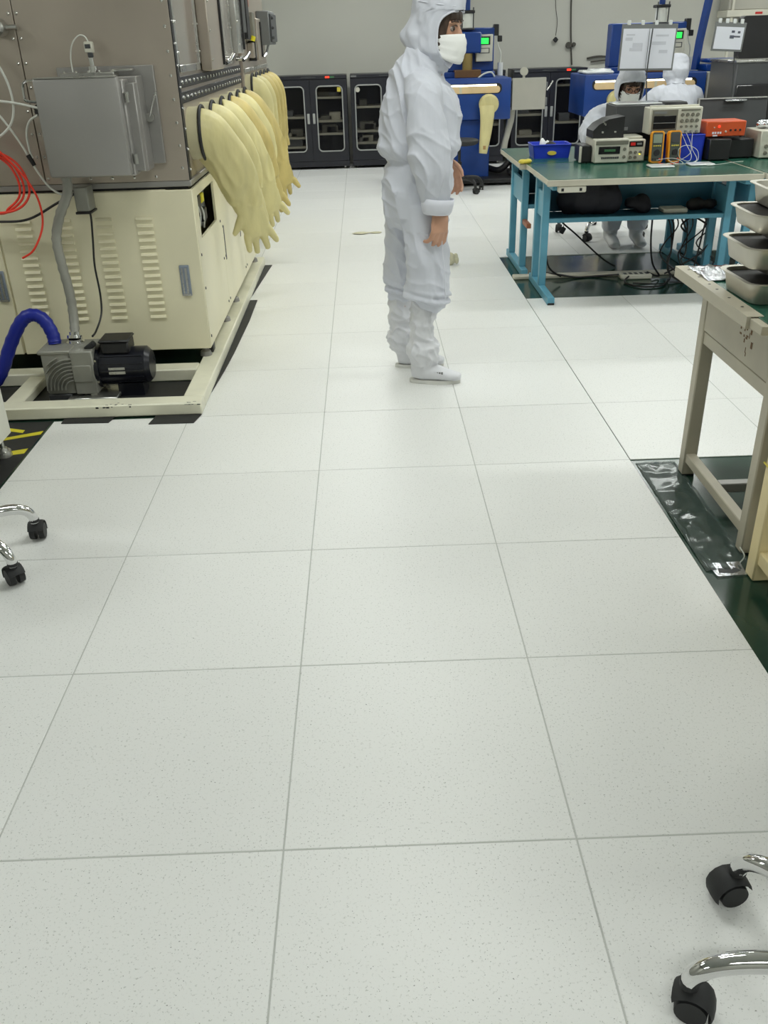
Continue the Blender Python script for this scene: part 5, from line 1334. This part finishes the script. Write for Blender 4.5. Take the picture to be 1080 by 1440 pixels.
def hood(parent, Mx, seed=1, bun=.055, top=.125, wide=1.0, open_a=66, rnd=.045):
    N1, NZ = 60, 40
    b = new(); G = []; z0, z1 = -.150, top
    for j in range(NZ + 1):
        v = j / NZ; z = z0 + (z1 - z0) * v
        oa = 0.0
        q = (z + .018) / .096
        if abs(q) < 1: oa = math.radians(open_a) * (1 - abs(q) ** 3.2) ** .5
        tp = 1.0
        if z > top - rnd: tp = math.sqrt(max(0, 1 - ((z - (top - rnd)) / (rnd + .0002)) ** 2)) ** .8
        bt = 1.0; cx = 0.0
        if z < -.08:
            u = (-.08 - z) / .07; bt = 1 - .30 * math.sin(min(1, u) * PI * .6) ; cx = -.03 * u
        row = []
        for i in range(N1 + 1):
            th = oa + (2 * PI - 2 * oa) * i / N1
            c, s = math.cos(th), math.sin(th)
            a = .108 if c > 0 else .114
            r = 1 / math.sqrt((c / a) ** 2 + (s / (.090 * wide)) ** 2)
            back = max(0, -c) ** 2.2
            r += bun * math.exp(-((z + .025) / .05) ** 2) * back
            r *= bt * tp
            fold = noise.noise(Vector((c * 4 + seed, s * 4, z * 26))) * .006 + (1 - abs(noise.noise(Vector((c * 3, s * 3 + seed, z * 22 + th * 1.2)))) - .75) * .012
            edge = min(1, min(i, N1 - i) / 6)
            r += fold * edge * (1 if tp > .6 else .3)
            row.append(b.verts.new((cx + r * c, r * s, z)))
        G.append(row)
    for j in range(NZ):
        for i in range(N1): b.faces.new((G[j][i], G[j][i + 1], G[j + 1][i + 1], G[j + 1][i]))
    b.faces.new(G[-1][:-1])
    rim = [[v.co.copy() for v in (G[j][0] for j in range(NZ + 1))], [v.co.copy() for v in (G[j][N1] for j in range(NZ + 1))]]
    bmesh.ops.remove_doubles(b, verts=b.verts, dist=.0006)
    bmesh.ops.transform(b, matrix=Mx, verts=b.verts)
    me = bpy.data.meshes.new('hood'); b.to_mesh(me); b.free(); me.shade_smooth()
    o = place('hood', me, 'suit', parent)
    md = o.modifiers.new('thick', 'SOLIDIFY'); md.thickness = .003; md.offset = -1
    R = [p for p in rim[0] if abs((p.z + .018) / .096) < .999] + [p for p in reversed(rim[1]) if abs((p.z + .018) / .096) < .999]
    b = new(); R.append(R[0]); tube(b, [Mx @ p for p in R], .0035, 6, 2); obj('hood_binding', b, 'suitseam', o)
    # seam round the crown
    b = new(); P = []
    for i in range(41):
        th = 2 * PI * i / 40; c, s = math.cos(th), math.sin(th); a = .110 if c > 0 else .116
        r = 1 / math.sqrt((c / (a - .004)) ** 2 + (s / (.089 * wide)) ** 2); P.append(Mx @ Vector((r * c, r * s, .098 - .008 * c)))
    if rnd < .05: tube(b, P, .003, 6, 1); obj('crown_seam', b, 'suitseam', o)
    return o
def face_bits(parent, Mx, body, glasses=False):
    # mask
    b = new(); A, Z = 24, 10; G = []
    for j in range(Z + 1):
        v = j / Z; row = []
        for i in range(A + 1):
            th = math.radians(-78 + 156 * i / A); c, s = math.cos(th), math.sin(th)
            ztop = -.006 - .012 * (abs(th) / 1.36) ** 1.5; zbot = -.118 + .045 * (abs(th) / 1.36) ** 2
            z = zbot + (ztop - zbot) * v
            a = .100 + .022 * math.sin(v * PI * .9) * max(0, c) ** 2 + .006 * v; a2 = .074
            r = 1 / math.sqrt((c / a) ** 2 + (s / a2) ** 2)
            pleat = .0015 * math.sin(v * PI * 6)
            row.append(b.verts.new(((r + pleat) * c + (.008 if v < .3 else .004), (r + pleat) * s, z)))
        G.append(row)
    for j in range(Z):
        for i in range(A): b.faces.new((G[j][i], G[j][i + 1], G[j + 1][i + 1], G[j + 1][i]))
    bmesh.ops.transform(b, matrix=Mx, verts=b.verts)
    me = bpy.data.meshes.new('face_mask'); b.to_mesh(me); b.free(); me.shade_smooth()
    o = place('face_mask', me, 'maskcloth', parent); md = o.modifiers.new('thick', 'SOLIDIFY'); md.thickness = .002
    # hair under the hood
    b = new(); A, Z = 44, 8; G = []
    for j in range(Z + 1):
        v = j / Z; row = []
        for i in range(A + 1):
            th = math.radians(-105 + 210 * i / A); c, s = math.cos(th), math.sin(th)
            t = abs(math.degrees(th))
            lo = .040 if t < 34 else (.040 - (t - 34) / 14 * .11 if t < 48 else -.07)
            lo += noise.noise(Vector((i * .9, 3.1, 0))) * .014
            z = lo + (.092 - lo) * v
            k = .094 + .004 * math.sin(i * 2.1)
            sc_ = 1.0 if z < .05 else math.sqrt(max(.2, 1 - ((z - .05) / .075) ** 2))
            r = sc_ / math.sqrt((c / (k + .006)) ** 2 + (s / .0765) ** 2)
            row.append(b.verts.new((r * c - .002, r * s, z)))
        G.append(row)
    for j in range(Z):
        for i in range(A): b.faces.new((G[j][i], G[j][i + 1], G[j + 1][i + 1], G[j + 1][i]))
    bmesh.ops.transform(b, matrix=Mx, verts=b.verts)
    me = bpy.data.meshes.new('hair'); b.to_mesh(me); b.free(); me.shade_smooth()
    o = place('hair', me, 'hair', parent); md = o.modifiers.new('thick', 'SOLIDIFY'); md.thickness = .003
    for s in (-1, 1):
        b = new(); bmesh.ops.create_uvsphere(b, u_segments=14, v_segments=10, radius=.0115, matrix=Mx @ Matrix.Translation((.077, s * .031, .011))); e = obj('eye', b, 'eyewhite', parent)
        b = new(); bmesh.ops.create_uvsphere(b, u_segments=12, v_segments=8, radius=.0076, matrix=Mx @ Matrix.Translation((.083, s * .032, .0105))); obj('iris', b, 'hair', e)
        b = new(); loft(b, [Mx @ Vector(p) for p in ((.091, s * .013, .020), (.093, s * .030, .0235), (.082, s * .048, .018))], [.0022, .0026, .0018], n=6); obj('eyelid', b, 'hair', e)
        b = new(); loft(b, [Mx @ Vector(p) for p in ((.095, s * .012, .035), (.094, s * .032, .040), (.081, s * .052, .034))], [.003, .0034, .002], n=6); obj('eyebrow', b, 'hair', parent)
    if glasses:
        b = new()
        for s in (-1, 1):
            P = [Mx @ Vector((.108 - .25 * abs(y - s * .032), y, z)) for y, z in [(s * .034 + .026 * math.cos(a * PI / 8), .008 + .019 * math.sin(a * PI / 8)) for a in range(17)]]
            tube(b, P, .0022, 6, 1); tube(b, [Mx @ Vector((.098, s * .058, .012)), Mx @ Vector((.04, s * .074, .014)), Mx @ Vector((-.01, s * .078, .01))], .002, 6, 2)
        tube(b, [Mx @ Vector((.112, -.01, .012)), Mx @ Vector((.115, 0, .015)), Mx @ Vector((.112, .01, .012))], .002, 6, 2)
        g = obj('glasses', b, 'glassframe', parent)
mat('eyewhite', (168, 156, 148), .3)
mat('glassframe', (70, 40, 36), .3)

# --- the standing person, seen from the right side
ps = thing('person', 'person standing in the aisle in a white hooded coverall, face mask and white boots', 'person', (.47, 2.87, 0))
HM = Matrix.Translation((.538, 2.855, 1.478)) @ Matrix.Rotation(math.radians(-30), 4, 'Z') @ Matrix.Rotation(math.radians(4), 4, 'Y')
HR = frame((.5265, 2.662, .812), (.06, .01, -1), (.62, -.78, 0))
HL = frame((.592, 3.018, .962), (.36, -.06, -.93), (.35, .93, .1))
b = new(); add_head(b, HM)
limb(b, [(.44, 2.87, .72), (.45, 2.87, .90), (.47, 2.87, 1.1), (.475, 2.87, 1.25), (.49, 2.865, 1.34), (.515, 2.86, 1.40)], [(.10, .14), (.09, .12), (.10, .14), (.09, .14), (.055, .08), .05], (1, 0, 0))
limb(b, [(.45, 2.80, .80), (.475, 2.775, .60), (.47, 2.765, .40), (.455, 2.76, .22), (.45, 2.76, .09)], [.075, .066, .046, .038, .030], (1, 0, 0))
limb(b, [(.45, 2.94, .80), (.41, 2.965, .60), (.385, 2.975, .40), (.37, 2.98, .22), (.385, 2.98, .09)], [.075, .064, .046, .038, .030], (1, 0, 0))
limb(b, [(.47, 2.74, 1.26), (.478, 2.69, 1.15), (.488, 2.67, 1.02), (.505, 2.665, .92), (.52, 2.662, .83), (.5275, 2.662, .80)], [.05, .048, .042, .038, .030, .027], (1, 0, 0))
limb(b, [(.47, 3.0, 1.26), (.485, 3.06, 1.15), (.50, 3.08, 1.04), (.555, 3.05, .99), (.60, 3.015, .945)], [.05, .046, .041, .034, .026], (1, 0, 0))
limb(b, [(.435, 2.758, .06), (.48, 2.755, .055), (.55, 2.745, .04), (.61, 2.735, .035)], [(.03, .03), (.035, .034), (.038, .025), (.03, .018)], (0, 1, 0))
limb(b, [(.385, 2.985, .06), (.43, 2.985, .055), (.50, 2.98, .04), (.55, 2.975, .035)], [(.03, .03), (.035, .034), (.038, .025), (.03, .018)], (0, 1, 0))
add_hand(b, HR @ Matrix.Scale(1.18, 4), .72); add_hand(b, HL, .8, True)
me = bake(b, .0052, 3, .45)
body = place('body', me, 'skin', ps)
# coverall
b = new()
limb(b, [(.440, 2.87, .70), (.440, 2.87, .76), (.439, 2.87, .85), (.448, 2.87, .93), (.464, 2.87, .978), (.463, 2.87, 1.045), (.464, 2.87, 1.15), (.456, 2.87, 1.225), (.459, 2.87, 1.30), (.478, 2.868, 1.35), (.502, 2.864, 1.385), (.515, 2.862, 1.415)],
     [(.12, .12), (.150, .165), (.152, .170), (.146, .150), (.140, .132), (.178, .150), (.174, .150), (.156, .150), (.124, .135), (.096, .100), (.080, .082), (.072, .072)], (1, 0, 0), n=28)
limb(b, [(.462, 2.80, .80), (.482, 2.775, .65), (.486, 2.765, .50), (.486, 2.762, .425), (.482, 2.762, .385), (.475, 2.762, .365)], [(.115, .11), (.098, .096), (.098, .092), (.106, .096), (.094, .088), (.062, .062)], (1, 0, 0), n=22)
limb(b, [(.425, 2.94, .80), (.390, 2.965, .61), (.376, 2.975, .46), (.374, 2.978, .40), (.372, 2.978, .365), (.370, 2.978, .345)], [(.120, .11), (.092, .092), (.086, .088), (.080, .084), (.070, .074), (.055, .06)], (1, 0, 0), n=22)
limb(b, [(.458, 2.78, 1.29), (.466, 2.715, 1.255), (.474, 2.685, 1.18), (.479, 2.672, 1.11), (.487, 2.658, 1.03), (.499, 2.655, .955), (.507, 2.662, .89), (.514, 2.662, .84), (.522, 2.662, .805)], [(.07, .06), (.082, .07), (.078, .068), (.080, .068), (.090, .074), (.086, .072), (.074, .062), (.061, .052), (.054, .046)], (1, 0, 0), n=22)
limb(b, [(.458, 2.95, 1.29), (.466, 3.02, 1.25), (.478, 3.065, 1.15), (.495, 3.08, 1.05), (.545, 3.055, 1.0), (.585, 3.028, .962)], [(.07, .06), (.08, .07), (.075, .07), (.075, .07), (.062, .06), (.05, .046)], (1, 0, 0), n=22)
me = bake(b, .0052, 4)
ff = garment_folds(2, .011, None)
def suit_fold(p):
    d = ff(p)
    trunk = max(0.0, min(1.0, (p.y - 2.728) / .02)) * max(0.0, min(1.0, (3.012 - p.y) / .02))
    d -= trunk * .010 * math.exp(-((p.z - .978 - .03 * (p.x - .46)) / .012) ** 2)                      # waist elastic
    d += trunk * (.0036 * math.exp(-((p.z - .925) / .03) ** 2) + .012 * math.exp(-((p.z - 1.03) / .03) ** 2))
    if p.y < 2.735 and p.z < .90 and p.z > .70: d = d * max(.15, (p.z - .83) / .07)
    if p.z < .46: d += .010 * math.sin(p.z * 170 + p.x * 30) * max(0, 1 - abs(p.z - .405) / .05)    # gathered hems
    return d
wrinkle(me, suit_fold)
cov = place('coverall', me, 'suit', ps)
# opened white cuff round the right wrist
b = new(); loft(b, [(.512, 2.662, .850), (.519, 2.662, .825), (.527, 2.662, .798), (.530, 2.662, .788)], [(.072, .062), (.070, .060), (.064, .056), (.057, .050)], ref=(1, 0, .25), n=26, cap=False)
bmesh.ops.transform(b, matrix=Matrix.Translation((.52, 2.662, .82)) @ Matrix.Rotation(.35, 4, 'Y') @ Matrix.Translation((-.52, -2.662, -.82)), verts=b.verts)
o = obj('cuff', b, 'suitseam', cov); md = o.modifiers.new('thick', 'SOLIDIFY'); md.thickness = .004
b = new(); loft(b, spline([(.545, 2.82, 1.385), (.572, 2.80, 1.365), (.59, 2.79, 1.352)], 2), [(.004, .016)] * 5, ref=(0, 1, 0), n=8); obj('collar_tab', b, 'suitseam', cov)
b = new(); tube(b, [(.532, 2.688, .81 - 0), (.545, 2.68, .64), (.556, 2.673, .50), (.560, 2.672, .41)], .0025, 6); obj('side_seam', b, 'suitseam', cov)
hood(ps, HM, 1, .052, .155, 1.0)
face_bits(ps, HM, body)
# boots
def boot(c, ang, seed, sh):
    b = new(); R = Matrix.Translation((c[0], c[1], 0)) @ Matrix.Rotation(ang, 4, 'Z')
    limb(b, [R @ Vector(p) for p in sh], [(.054, .054), (.058, .056), (.057, .055), (.052, .050), (.076, .066), (.074, .064), (.054, .05), (.05, .042)], (1, 0, 0), n=22)
    limb(b, [R @ Vector(p) for p in ((-.045, 0, .050), (0, 0, .056), (.07, 0, .050), (.13, 0, .036), (.175, 0, .030), (.19, 0, .028))], [(.030, .030), (.044, .044), (.046, .038), (.046, .026), (.036, .020), (.02, .014)], (0, 1, 0), n=20)
    me = bake(b, .006, 4)
    f2 = garment_folds(seed, .011, None, (22, 22, 20))
    wrinkle(me, lambda p: f2(p) * (1 if p.z > .09 else .12))
    for v in me.vertices: v.co.z = max(v.co.z, .014)
    o = place('boot', me, 'shoe', ps)
    b = new(); P = []
    for k in range(28):
        a = 2 * PI * k / 28; x = .066 + .122 * math.cos(a); y = (.042 if x > .05 else .037) * math.sin(a) * (1 - .12 * max(0, math.cos(a)) ** 2)
        P.append(R @ Vector((x, y, 0)))
    prism(b, [(p.x, p.y) for p in P], 'z', .0008, .018); obj('sole', b, 'sole', o)
    if seed == 5:
        b = new()
        for k in range(4): obox(b, R @ Vector((.070 + k * .011, -.0415, .058)), (.008, .004, .011), Matrix.Rotation(ang, 3, 'Z'))
        obj('badge', b, 'grey', o)
    return o
boot((.452, 2.752), math.radians(-9), 5, [(.022, .008, .400), (.012, .008, .34), (.005, .006, .27), (.002, .006, .215), (.008, .004, .17), (.014, .002, .125), (.012, 0, .085), (.015, 0, .05)])
boot((.392, 2.982), math.radians(-2), 6, [(-.018, 0, .38), (-.022, 0, .33), (-.024, 0, .27), (-.022, 0, .215), (-.018, 0, .17), (-.010, 0, .125), (0, 0, .085), (.005, 0, .05)])

# --- seated people
def seated(loc, yaw, label, head, pitch, lean, arms, wide, glasses, seed):
    """built facing +X at the origin, then turned by yaw; hips at z .5"""
    t = thing('person', label, 'person', (loc[0], loc[1], 0))
    W = Matrix.Translation((loc[0], loc[1], 0)) @ Matrix.Rotation(yaw, 4, 'Z')
    w = lambda *p: W @ Vector(p)
    fx = W.to_3x3() @ Vector((1, 0, 0)); sy = W.to_3x3() @ Vector((0, 1, 0))
    nk = Vector((lean, 0, .965)); hc = Vector(head)
    HMx = W @ Matrix.Translation(hc) @ Matrix.Rotation(pitch, 4, 'Y')
    b = new(); add_head(b, HMx)
    limb(b, [w(0, 0, .50), w(lean * .4, 0, .65), w(lean * .75, 0, .82), w(lean * .9, 0, .93), W @ (nk * .5 + (hc + Vector((-.02, 0, -.1))) * .5)], [(.10, .14), (.09, .12), (.10, .14), (.07, .12), (.05, .055)], fx)
    for s in (-1, 1):
        A = arms[0 if s < 0 else 1]
        limb(b, [w(lean * .85, s * .16, .90), w(*A[0]), w(*A[1])], [.05, .042, .027], fx)
        d = (Vector(A[1]) - Vector(A[0])); d.z *= .3
        add_hand(b, frame(w(*A[1]), W.to_3x3() @ d, (0, 0, 1)), .5, s > 0)
        limb(b, [w(.02, s * .09, .50), w(.38, s * .10, .52), w(.42, s * .10, .45), w(.42, s * .10, .10), w(.50, s * .10, .045)], [.075, .06, .052, .04, .03], fx if False else (0, 0, 1))
    me = bake(b, .008, 3, .45); place('body', me, 'skin', t)
    b = new()
    limb(b, [w(-.02, 0, .46), w(-.01, 0, .53), w(lean * .35, 0, .64), w(lean * .6, 0, .76), w(lean * .8, 0, .87), w(lean * .9, 0, .94), w(lean * .98, 0, .985)], [(.13, .16), (.155, .19), (.15, .185), (.15, .195), (.135, .20), (.10, .15), (.065, .075)], fx, n=26)
    for s in (-1, 1):
        A = arms[0 if s < 0 else 1]
        m1 = (Vector((lean * .85, s * .19, .90)) + Vector(A[0])) / 2
        m2 = (Vector(A[0]) + Vector(A[1])) / 2
        e2 = Vector(A[0]) * .1 + Vector(A[1]) * .9
        limb(b, [w(lean * .85, s * .10, .92), w(lean * .85, s * .18, .885), w(*m1), w(*A[0]), w(*m2), w(*e2)], [.07, .085, .082, .080, .066, .048], fx)
        limb(b, [w(-.02, s * .09, .50), w(.20, s * .10, .525), w(.37, s * .10, .52), w(.43, s * .10, .45), w(.43, s * .10, .30), w(.425, s * .10, .17), w(.425, s * .10, .11)], [.11, .105, .095, .088, .080, .078, .06], sy, n=20)
    me = bake(b, .009, 4)
    wrinkle(me, garment_folds(seed, .0095, None)); cov = place('coverall', me, 'suit', t)
    hood(t, HMx, seed, .045, .135, wide, rnd=.085)
    face_bits(t, HMx, None, glasses)
    for s in (-1, 1):
        b = new(); limb(b, [w(.37, s * .10, .055), w(.43, s * .10, .06), w(.52, s * .10, .045), w(.60, s * .10, .032), w(.615, s * .10, .03)], [(.030, .032), (.046, .046), (.046, .036), (.04, .024), (.02, .014)], sy)
        limb(b, [w(.42, s * .10, .05), w(.42, s * .10, .10), w(.425, s * .10, .16)], [.05, .055, .06], sy)
        me = bake(b, .008, 3)
        for v in me.vertices: v.co.z = max(v.co.z, .001)
        place('boot', me, 'shoe', t)
    return t
seated((2.20, 6.13), math.radians(-90), 'person seated at the bench facing the camera, head bowed, in white suit and glasses', (.20, .01, 1.105), math.radians(24), .13,
       (((.20, -.27, .775), (.44, -.14, .755)), ((.20, .27, .775), (.44, .14, .755))), 1.12, True, 7)
seated((3.345, 8.28), math.radians(90), 'person in a white hooded suit sitting with back turned before the far press', (.16, 0, 1.125), math.radians(10), .10,
       (((.22, -.27, .74), (.52, -.16, .80)), ((.22, .27, .74), (.52, .16, .80))), 1.35, False, 9)
chair((2.17, 6.16), star((2.17, 6.16), .37, math.radians(-126)), 'castored chair under the seated worker who faces the camera', seat_z=.43, back=PI / 2, seat_r=.21)
chair((3.345, 8.27), star((3.345, 8.27), .30, .5), 'castored chair under the worker with back turned', seat_z=.43, back=-PI / 2, seat_r=.21)
